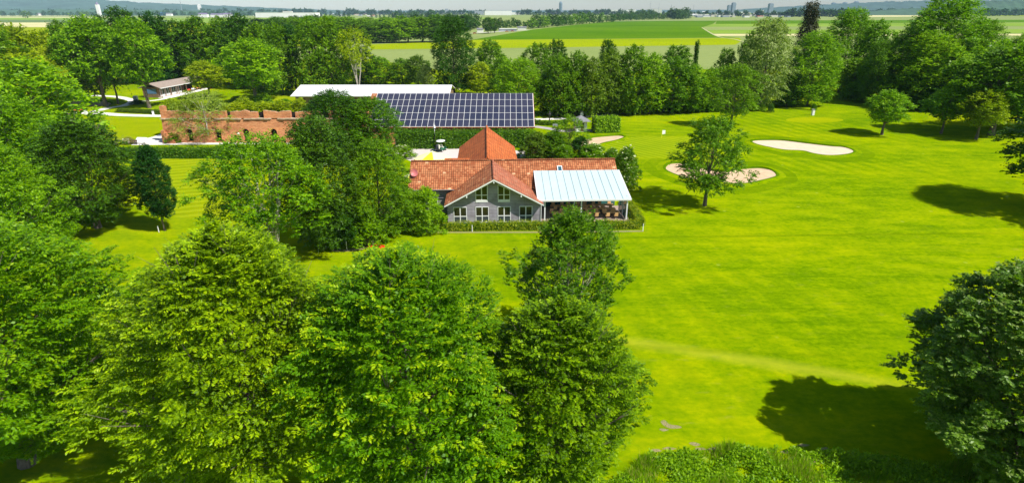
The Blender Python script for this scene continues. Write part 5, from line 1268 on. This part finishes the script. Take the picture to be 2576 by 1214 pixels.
# three tiny golfers
def person(loc, rz, top, legs, label, name='person', arm=0.6):
    bm_v = []; bm_e = []; rad = []
    def V(p, r): bm_v.append(p); rad.append(r); return len(bm_v)-1
    pel = V((0,0,.95),.15); ch = V((0,.03,1.25),.17); nk = V((0,.04,1.5),.07); hd = V((0,.06,1.62),.10); hd2 = V((0,.05,1.76),.09)
    E = [(pel,ch),(ch,nk),(nk,hd),(hd,hd2)]
    for s in (-1, 1):
        hp = V((s*.11,0,.88),.11); kn = V((s*.16,.05,.48),.075); an = V((s*.2,0,.08),.05); ft = V((s*.2,.15,.04),.045)
        sh = V((s*.2,.03,1.42),.075); el = V((s*.26,.12,1.15),.055); ha = V((s*.05,.38,.98),.045)
        E += [(pel,hp),(hp,kn),(kn,an),(an,ft),(ch,sh),(sh,el),(el,ha)]
    me = bpy.data.meshes.new('person'); me.from_pydata(bm_v, E, []); t = bpy.data.objects.new(name, me); COL.objects.link(t)
    sk_ = t.modifiers.new('Skin','SKIN'); 
    for i, r_ in enumerate(rad): me.skin_vertices[0].data[i].radius = (r_, r_)
    me.skin_vertices[0].data[0].use_root = True
    ss = t.modifiers.new('Sub','SUBSURF'); ss.levels = 2; ss.render_levels = 2
    dg = bpy.context.evaluated_depsgraph_get(); me2 = bpy.data.meshes.new_from_object(t.evaluated_get(dg)); t.modifiers.clear(); t.data = me2
    for m_ in (top, legs, 'skin', 'person_dark'): me2.materials.append(MATS[m_])
    for p in me2.polygons:
        z = p.center.z; ay = p.center.y
        p.material_index = 2 if (1.52 < z < 1.70 or (ay > .25 and z > .5)) else (3 if z >= 1.70 else (0 if z > .95 else 1)); p.use_smooth = True
    t.location = loc; t.rotation_euler = (0,0,rz); return tag(t, label, 'person')
person(gp(716,215), 1.0, 'person_white', 'person_white', 'person in white standing on the lawn left of the white shed')
person(gp(664,228), -1.0, 'red_cloth', 'person_dark', 'person in a dark red top under the tall-trunked tree')
person(gp(531,224), 2.0, 'person_white', 'red_cloth', 'person in a white shirt at the far end of the long hut')
# ================================================================== far surroundings
def farmesh(seed, R, H_, n, L):
    r = np.random.default_rng(seed); me, P = crown('far_tree', seed, R, .5, H_, 'egg', 16, max(3, n//(16*4)), 4, R*.3, L, L*.7, pad=.42, rough=.3, core=.4)
    return me
FAR = [farmesh(200+i, 4.5, 10, 420, 1.5) for i in range(5)]
FARC = farmesh(210, 2.2, 11, 300, .9)
rf = random.Random(31)
STUFF = []
SRC = []
for i_ in range(3):
    m_ = farmesh(300+i_, 4.5, 10, 130, 2.6); a_ = np.empty(len(m_.vertices)*3, np.float32); m_.vertices.foreach_get('co', a_); SRC.append(a_.reshape(-1,3))
def belt(pts, n, h, label, group, mats=('leaf_far','leaf_dark'), jit=.3, wfac=1.0, name='far_tree', jy=0, stuff=False):
    """trees along a line of photo points (x, y of their feet)"""
    G = [gp(x, y) for x, y in pts]; Ls = [(b-a).length for a, b in zip(G, G[1:])]; tot = sum(Ls)
    # spread evenly in the picture
    xs = [p[0] for p in pts]
    for i in range(n):
        f = (i+.5+rf.uniform(-.35,.35))/n; xx = xs[0]+(xs[-1]-xs[0])*f
        k = max(0, min(len(pts)-2, next((j for j in range(len(xs)-1) if xs[j+1] >= xx), len(xs)-2)))
        g_ = (xx-xs[k])/(xs[k+1]-xs[k]); yy = pts[k][1]+(pts[k+1][1]-pts[k][1])*g_+rf.uniform(-jy,jy)
        p = gp(xx, max(29.6, yy)); hh = h*rf.uniform(1-jit,1+jit)
        if stuff:
            s = hh/10; a_ = rf.uniform(0,6.28); v_ = rf.choice(SRC)*np.array([s*wfac,s*wfac,s]); STUFF.append(np.stack([v_[:,0]*cos(a_)-v_[:,1]*sin(a_)+p.x, v_[:,0]*sin(a_)+v_[:,1]*cos(a_)+p.y, v_[:,2]],1)); continue
        me = rf.choice(FAR); o = bpy.data.objects.new(name, me); COL.objects.link(o); o.location = p
        s = hh/10; o.scale = (s*wfac*rf.uniform(.8,1.25), s*wfac*rf.uniform(.8,1.2), s); o.rotation_euler = (0,0,rf.uniform(0,6.28))
        o.material_slots[0].link = 'OBJECT'; o.material_slots[0].material = MATS[rf.choice(mats)]
        tag(o, label+(f', {ORD[i]} from the left' if 1 < n <= 30 and len(label.split()) <= 12 else ''), 'tree', group)
# wood edge at 320-400 m, upper left of centre
def named_belt(where, group, xs, yb, ytops, mats, seed, w0=70):
    r2 = random.Random(seed)
    sp_ = [(r2.choice(['roundB','dense','dense','roundA']), x, yb(x), yt, w0*r2.uniform(.85,1.2), r2.choice(mats)) for x, yt in zip(xs, ytops)]
    row(where, group, sp_)
named_belt('in the wood left of yellow field', 'wood left of the yellow crop strip', [690,735,780,825,868,910,945,985,1025,1062,1100], lambda x: 112-(x-690)*.014, [50,46,42,44,46,50,55,50,48,44,40], ['leaf_mid','leaf_mid','leaf_bright','leaf_dark'], 4)
named_belt('in the back rank above white shed', 'far rank of the wood left of the yellow crop strip', [600,650,700,745,790,835,880,925,970,1010,1050,1090,1130,1165], lambda x: 98-(x-600)*.02, [50,48,44,42,40,42,44,46,45,42,40,40,38,40], ['leaf_mid','leaf_far','leaf_dark','leaf_bright'], 5, 62)
belt([(1170,76),(1205,70)], 4, 21, 'dark tree in the clump left of the parked lorries', 'clump left of the parked lorries')
row('of the pair by the lorries', 'pair of round trees by the parked lorries', [('roundA',1228,85,45,30,'leaf_dark'),('roundA',1244,84,47,22,'leaf_dark')])
belt([(1255,72),(1300,68),(1340,72)], 9, 12, 'low tree in the clump behind the parked lorries', 'low trees behind the parked lorries')
belt([(1335,73),(1400,66),(1480,60),(1550,55)], 22, 19, 'dark tree in the long belt bordering the deep green field', 'long tree belt bordering the deep green field', ('leaf_mid','leaf_dark','leaf_far'), .2)
belt([(1550,53),(1640,50),(1740,47)], 26, 19, 'far dark tree in the right end of the long belt', 'right end of the long tree belt', ('leaf_far','leaf_dark'), .25)
belt([(1560,49),(1600,47.5),(1660,46)], 10, 26, 'distant tree behind the long belt', 'trees behind the long belt', ('leaf_far',))
belt([(1685,49),(1700,49),(1730,48)], 5, 30, 'tall dark tree at the right end of the long belt', 'tall group at the end of the long belt', ('leaf_far',), .3)
belt([(930,45.8),(1200,45)], 26, 13, 'small avenue tree in the thin row before the far village', 'avenue trees before the far village', ('leaf_far',), .15, .8)
belt([(980,46.5),(1090,47)], 10, 24, 'tree in the dark clump above the wood', 'dark clump in the far meadow', ('leaf_far','leaf_dark'))
belt([(0,41),(110,40.5)], 10, 22, 'dark tree in the clump before the village at far left', 'trees before the left-hand village', ('leaf_far',))
belt([(110,40.5),(340,41.5)], 20, 24, 'dark tree in the belt below the blue hill', 'tree belt below the blue hill', ('leaf_far','leaf_dark'))
belt([(200,43.5),(235,43.5)], 2, 22, 'round pale bush in front of the belt', 'round pale bushes at far left', ('leaf_olive',))
belt([(60,46.5),(70,46.5)], 1, 24, 'pale round tree alone at far left', None, ('leaf_olive',))
belt([(340,40),(640,40)], 30, 24, 'tree among the houses of the far left village', 'trees of the far left village', ('leaf_far','leaf_dark'))
belt([(640,42),(880,42.5)], 26, 14, 'tree beside the long white hall', 'trees round the long white hall', ('leaf_far','leaf_dark'), stuff=True)
belt([(-20,37),(900,37.5)], 60, 36, 'tree in the far belt at the foot of the hills', 'far belt at the foot of the hills', ('leaf_far',), .3, 1.1, stuff=True)
belt([(880,38.5),(1230,37.5)], 44, 30, 'tree in the far belt left of the white factory', 'far belt left of the white factory', ('leaf_far',), .3, stuff=True)
belt([(1300,38),(1560,38.5)], 40, 30, 'tree in the far belt under the round tower', 'far belt under the round tower', ('leaf_far',), .35, stuff=True)
belt([(1560,38),(1990,43)], 50, 24, 'tree between the buildings of the distant town', 'trees of the distant town', ('leaf_far',), .4, stuff=True)
belt([(1960,43),(2160,43)], 26, 30, 'tree in the belt right of the conifer', 'belt right of the dark conifer', ('leaf_far','leaf_far','leaf_dark'), .3, stuff=True)
belt([(2060,36),(2440,36)], 46, 40, 'tree in the far wood at upper right', 'far wood at upper right', ('leaf_far',), .3, 1.1, stuff=True)
belt([(2410,42),(2700,38)], 24, 34, 'dark tree in the clump at the upper right corner', 'clump at the upper right corner', ('leaf_far',), .25, 1.2, stuff=True)

V_ = np.concatenate(STUFF); o = bpy.data.objects.new('far_trees', quads_mesh('far_trees', V_, len(V_)//4, ['leaf_far'])); COL.objects.link(o); tag(o, 'far-off dark tree belts along the horizon and among the distant towns', None, None, 'stuff')
def building(name, x, yb, w_, h, d, wm, rm, label, cat='building', group=None, gable=True, rz=0.0, yfix=None):
    g = gp(x, yb); t = empty(name, g, rz, label, cat, group)
    b = MB(); b.box(-w_/2,w_/2,0,d,0,h,wm); b.build('wall', t)
    b = MB()
    if gable:
        e = h*.45; b.slab([(-w_/2-.5,-.6,h),(w_/2+.5,-.6,h),(w_/2+.5,d/2,h+e),(-w_/2-.5,d/2,h+e)],.4,rm); b.slab([(w_/2+.5,d+.6,h),(-w_/2-.5,d+.6,h),(-w_/2-.5,d/2+.01,h+e),(w_/2+.5,d/2+.01,h+e)],.4,rm)
    else: b.box(-w_/2-.4,w_/2+.4,-.4,d+.4,h+.01,h+.8,rm)
    b.build('roof', t); return t
PXM = lambda yb: gp(CX, yb).y*cos(PIT)/FPX           # metres per pixel at that row
def fb(x0, x1, ytop, yb, wm, rm, label, name='far_building', group=None, gable=True, d=20):
    m = PXM(yb); Y = gp(CX, yb).y; h = max(3, hat(ytop, Y)/(1.45 if gable else 1.0))
    return building(name, (x0+x1)/2, yb, (x1-x0)*m, h, d, wm, rm, label, 'building', group, gable)
fb(1200,1215,71,81.5,'wall_white','roof_grey_far','small white house beside the round trees at the field edge', 'farm_building', d=10)
fb(1254,1300,75,79.5,'wall_grey','wall_white','long low pale lorry trailer park wall behind the deep green field','low_wall', gable=False, d=4)
fb(1302,1324,70,75,'wall_white','roof_grey_far','low white shed right of the trailers','farm_building', d=8)
for i, (x, y) in enumerate([(1194,85),(1275,80.3),(1289,79.6)]):
    g = gp(x, y); t = empty('parked_car', g, 0, ['dark red car left of the small white house','dark red car before the pale wall, left one','dark red car before the pale wall, right one'][i], 'car', 'dark red cars at the field edge')
    b = MB(); b.box(-2.2,2.2,-.9,.9,.3,.9,'red_cloth'); b.slab([(-1.4,-.8,1.45),(1.1,-.8,1.45),(1.1,.8,1.45),(-1.4,.8,1.45)],.55,'window_glass_low'); b.build('body', t)
    for sx in (-1.4, 1.4): b = MB(); b.bar((sx,-.95,.33),(sx,.95,.33),.33,'tyre',10); b.build('wheel', t)
fb(643,795,32.5,44.5,'wall_white','wall_cream','very long flat white hall with dark trees before it','long_hall', gable=False, d=60)
fb(712,735,29,40,'wall_white','roof_red_far','tall white block behind the long white hall','far_building', gable=False)
fb(498,521,33,44,'wall_white','roof_violet_far','white farmhouse with violet roof, left of the long barn','farm_building')
fb(530,562,34.5,44,'wall_white','roof_violet_far','long white barn with violet roof','farm_building')
fb(562,581,33,44.3,'wall_white','roof_violet_far','white house joined to the long violet roofed barn','farm_building')
fb(404,417,31,40,'wall_blue','wall_blue','blue and white house of the left village','far_house')
fb(418,431,33,40.5,'wall_white','roof_grey_far','white house next to the blue one','far_house')
fb(424,435,27,36,'wall_brick_far','roof_red_far','bright red building behind the blue house','far_house')
fb(448,456,28,38,'wall_white','roof_red_far','white gabled house under the thin mast','far_house')
fb(14,27,26,38,'wall_white','roof_red_far','white gabled house at the far left edge','far_house')
fb(92,100,33,40,'wall_white','roof_grey_far','small white house in the dark belt at far left','far_house')
fb(1219,1288,27.5,38.8,'wall_white','white_metal_roof','big bright white factory hall on the horizon','factory_hall', gable=False, d=150)
fb(1275,1312,31,37.5,'wall_white','wall_grey','lower white factory wing right of the big hall','factory_hall', gable=False, d=100)
fb(1194,1216,28,38,'wall_grey','wall_grey','grey block left of the white factory','factory_hall', gable=False, d=60)
fb(1528,1600,25.5,34,'wall_white','wall_cream','wide pale hall right of the round tower','factory_hall', gable=False, d=200)
fb(1640,1665,23,33,'wall_cream','roof_red_far','reddish roofed hall below the thin chimney','factory_hall', gable=False, d=80)
# round corn-cob tower and other towers
def tower(x, yb, ytop, r_px, mat, label, kind='round', name='tower_block', tops=None):
    g = gp(x, yb); m = PXM(yb); h = hat(ytop, g.y); R = r_px*m; t = empty(name, g, .3 if kind == 'box' else 0, label, 'tower')
    b = MB()
    if kind == 'round':
        pr_ = []; n_ = 26
        for k in range(n_): z = h*.86*k/n_; pr_ += [(R,z),(R,z+h*.86/n_*.6),(R*.93,z+h*.86/n_*.62),(R*.93,z+h*.86/n_*.98)]
        b.lathe(pr_, mat, n=20); b.build('shaft', t)
        b = MB(); b.lathe([(R*.95,h*.86),(R*.8,h*.92),(R*.5,h*.97),(R*.3,h)], mat, n=20); b.build('crown_top', t)
    else:
        n_ = max(4, int(h/6))
        for k in range(n_):
            b.box(-R,R,-R*.6,R*.6,h*k/n_,h*(k+.6)/n_,mat); b.box(-R*.97,R*.97,-R*.57,R*.57,h*(k+.6)/n_+.01,h*(k+1)/n_-.01,'wall_cream' if mat == 'wall_white' else 'roof_grey_far')
        b.build('shaft', t); b = MB(); b.box(-R*.6,R*.6,-R*.4,R*.4,h,h*1.05,mat); b.build('roof_block', t)
    return t
tower(1410,33.5,4,4.2,'wall_bluegrey','tall round tower with rounded top alone on the horizon')
tower(1833,35,14,5.0,'wall_bluegrey','left and lower half of the twin tower blocks','box')
tower(1843,35,8,5.0,'wall_bluegrey','right and taller half of the twin tower blocks','box')
tower(1936,35,10,6.0,'wall_bluegrey','broad single tower block right of the twin blocks','box')
tower(2093,31.5,8,5,'wall_bluegrey','hazy tower on the far hill, left of three','box'); tower(2121,31.5,7,5,'wall_bluegrey','hazy tower on the far hill, middle of three','box'); tower(2149,31.5,5,5.5,'wall_bluegrey','hazy tower on the far hill, right of three','box')
tower(505,37,13,4.0,'wall_white','pale tower block of the left village','box')
tower(1124,34,23,4,'wall_grey','grey silo block left of the white factory','box')
tower(1917,36,27,2.5,'wall_white','slim white tower in the distant town','box')
g = gp(252,43); t = empty('church_tower', g, 0, 'white tower with dark cap at upper left', 'tower'); m = PXM(43)
b = MB(); b.box(-3.6*m,3.6*m,-3*m,3*m,0,hat(12,g.y),'wall_white'); b.build('shaft', t); b = MB(); b.lathe([(3.6*m,hat(12,g.y)),(2.2*m,hat(8,g.y)),(.3*m,hat(5,g.y))],'roof_violet_far',n=8); b.build('cap', t)
def mast(x, yb, ytop, label, lattice=False, rr=.5):
    g = gp(x, yb); m = PXM(yb); h = hat(ytop, g.y); t = empty('pylon' if lattice else 'mast', g, 0, label, 'pylon' if lattice else 'mast', None)
    b = MB(); w_ = rr*m
    if lattice:
        for sx in (-1,1):
            for sy in (-1,1): b.bar((sx*w_*2,sy*w_*2,0),(sx*w_*.3,sy*w_*.3,h),w_*.22,'wall_grey',4)
        for k in range(8):
            z = h*k/8; q = w_*2*(1-k/8*.85); b.bar((-q,-q,z),(q,-q,z+h/8),w_*.14,'wall_grey',3); b.bar((q,-q,z),(-q,-q,z+h/8),w_*.14,'wall_grey',3)
        b.build('frame', t)
        b = MB()
        for z, wd in ((.72,4.5),(.86,6)): b.bar((-wd*w_,0,h*z),(wd*w_,0,h*z),w_*.25,'wall_grey',4)
        b.build('crossarm', t)
    else: b.bar((0,0,0),(0,0,h),w_,'wall_grey',6,w_*.5); b.build('shaft', t); b = MB(); b.box(-w_*1.6,w_*1.6,-w_,w_,h*.8,h*.84,'wall_white'); b.build('platform', t)
mast(1686,45,12,'lattice power pylon standing before the long belt',True,.55); mast(1634,36,5,'lattice power pylon above the reddish hall',True,.4); mast(1743,36,12,'small lattice pylon left of the twin blocks',True,.35)
mast(460,39,-8,'tall thin mast of the left village',False,.8); mast(1656,35,9,'thin chimney above the reddish hall',False,.6); mast(2432,33,-3,'thin mast at upper right',False,.6)
# distant town: many small houses
rt = random.Random(8)
def town(x0, x1, y0, y1, n, label, group, wpx=(4,12), hpx=(2,4)):
    for i in range(n):
        yb = rt.uniform(y0, y1); x = rt.uniform(x0, x1); w_ = rt.uniform(*wpx); h_ = rt.uniform(*hpx)
        fb(x-w_/2, x+w_/2, yb-h_, yb, rt.choice(['wall_white','wall_white','wall_cream','wall_grey']), rt.choice(['roof_red_far','wall_white','roof_grey_far','wall_white','wall_cream']), label, 'far_building', group, gable=rt.random()<.35, d=30)
town(1700,1990,38,44.5,70,'pale low building of the distant town','low buildings of the distant town', (5,18), (2.5,5))
town(1700,2000,32.5,38,40,'pale building at the back of the distant town','back rows of the distant town', (5,16), (2,4))
town(1330,1700,32,37.5,34,'pale low building near the round tower','low buildings round the round tower')
town(2000,2420,32,37,26,'pale roof among the far wood at upper right','houses in the far wood at upper right')
town(340,640,33,41,30,'small pale house of the far left village','small houses of the far left village', (4,9), (2.5,4))
town(740,960,33,43,22,'small pale house behind the long white hall','small houses behind the long white hall', (4,10), (2,4))
town(950,1200,34,37.5,22,'small pale house left of the white factory','small houses left of the white factory', (4,9), (2,3.5))
town(2430,2600,18,20,1,'pale roof high on the wooded hill','hill houses')
# hills as real ridges
def hill(name, prof_px, Yd, depth, mat, label, seed):
    """ridge whose crest, seen from the air, follows the photo line"""
    r = np.random.default_rng(seed); nx, ny = 160, 14
    xs = np.linspace(prof_px[0][0], prof_px[-1][0], nx); ys = np.interp(xs, [p[0] for p in prof_px], [p[1] for p in prof_px])
    V = []; Fc = []
    for i in range(nx):
        Hc = max(1, hat(ys[i], Yd)); X = xat(xs[i], Yd, Hc)
        for j in range(ny):
            f = j/(ny-1); s = sin(f*pi/2)**1.2; V.append((X*(1+(f-1)*depth/Yd), Yd-depth*(1-f), -.5+Hc*s*(1+.05*sin(i*.9+j)+r.normal(0,.02))))
    n0 = len(V)
    for i in range(nx-1):
        for j in range(ny-1): a = i*ny+j; Fc.append((a, a+ny, a+ny+1, a+1))
    for i in range(nx): X = V[i*ny+ny-1][0]; V.append((X, Yd+400, -.5))
    for i in range(nx-1): Fc.append((i*ny+ny-1, (i+1)*ny+ny-1, n0+i+1, n0+i))
    me = bpy.data.meshes.new(name); me.from_pydata(V, [], Fc); me.materials.append(MATS[mat]); me.polygons.foreach_set('use_smooth', [True]*len(Fc)); me.update()
    o = bpy.data.objects.new(name, me); COL.objects.link(o); tag(o, label, None, None, 'structure')
hill('hills', [(-500,-30),(0,-6),(120,-3),(250,0),(342,7),(547,15),(720,22),(880,27),(1000,29.5)], 7000, 2200, 'hill_blue', 'wooded hill range rising at upper left', 1)
hill('hills', [(-300,24),(0,25),(300,24),(500,27),(700,30)], 4200, 500, 'hill_forest', 'low wooded rise before the left hills', 2)
hill('hills', [(1780,30),(1914,21),(2073,12),(2160,8),(2267,4),(2400,2),(2800,0)], 9500, 1800, 'hill_blue', 'blue hill range at upper right', 3)
hill('hills', [(2150,31),(2250,24),(2330,20),(2430,8),(2500,2),(2800,-4)], 5200, 1200, 'hill_forest', 'wooded slope at upper right', 4)
hill('hills', [(600,29.6),(900,27.0),(1288,26.6),(1600,25.6),(1900,25.0),(2200,25)], 11000, 800, 'hill_blue', 'flat far horizon land', 5)
# ================================================================== haze: one closed box of even air
hz = MB(); hz.box(-13500,13500,-150,13000,-1.6,330,'white_paint'); hzo = hz.build('haze')
hm = bpy.data.materials.new('haze_air'); hm.use_nodes = True; tn = hm.node_tree
for n_ in list(tn.nodes):
    if n_.type == 'BSDF_PRINCIPLED': tn.nodes.remove(n_)
pv = tn.nodes.new('ShaderNodeVolumePrincipled'); pv.inputs['Color'].default_value = (0.52,0.78,1.0,1); pv.inputs['Density'].default_value = 0.000045; pv.inputs['Anisotropy'].default_value = -0.4
tn.links.new(pv.outputs[0], tn.nodes['Material Output'].inputs['Volume'])
hzo.data.materials.clear(); hzo.data.materials.append(hm)
tag(hzo, 'faint blue haze lying over the far fields and town', None, None, 'stuff')
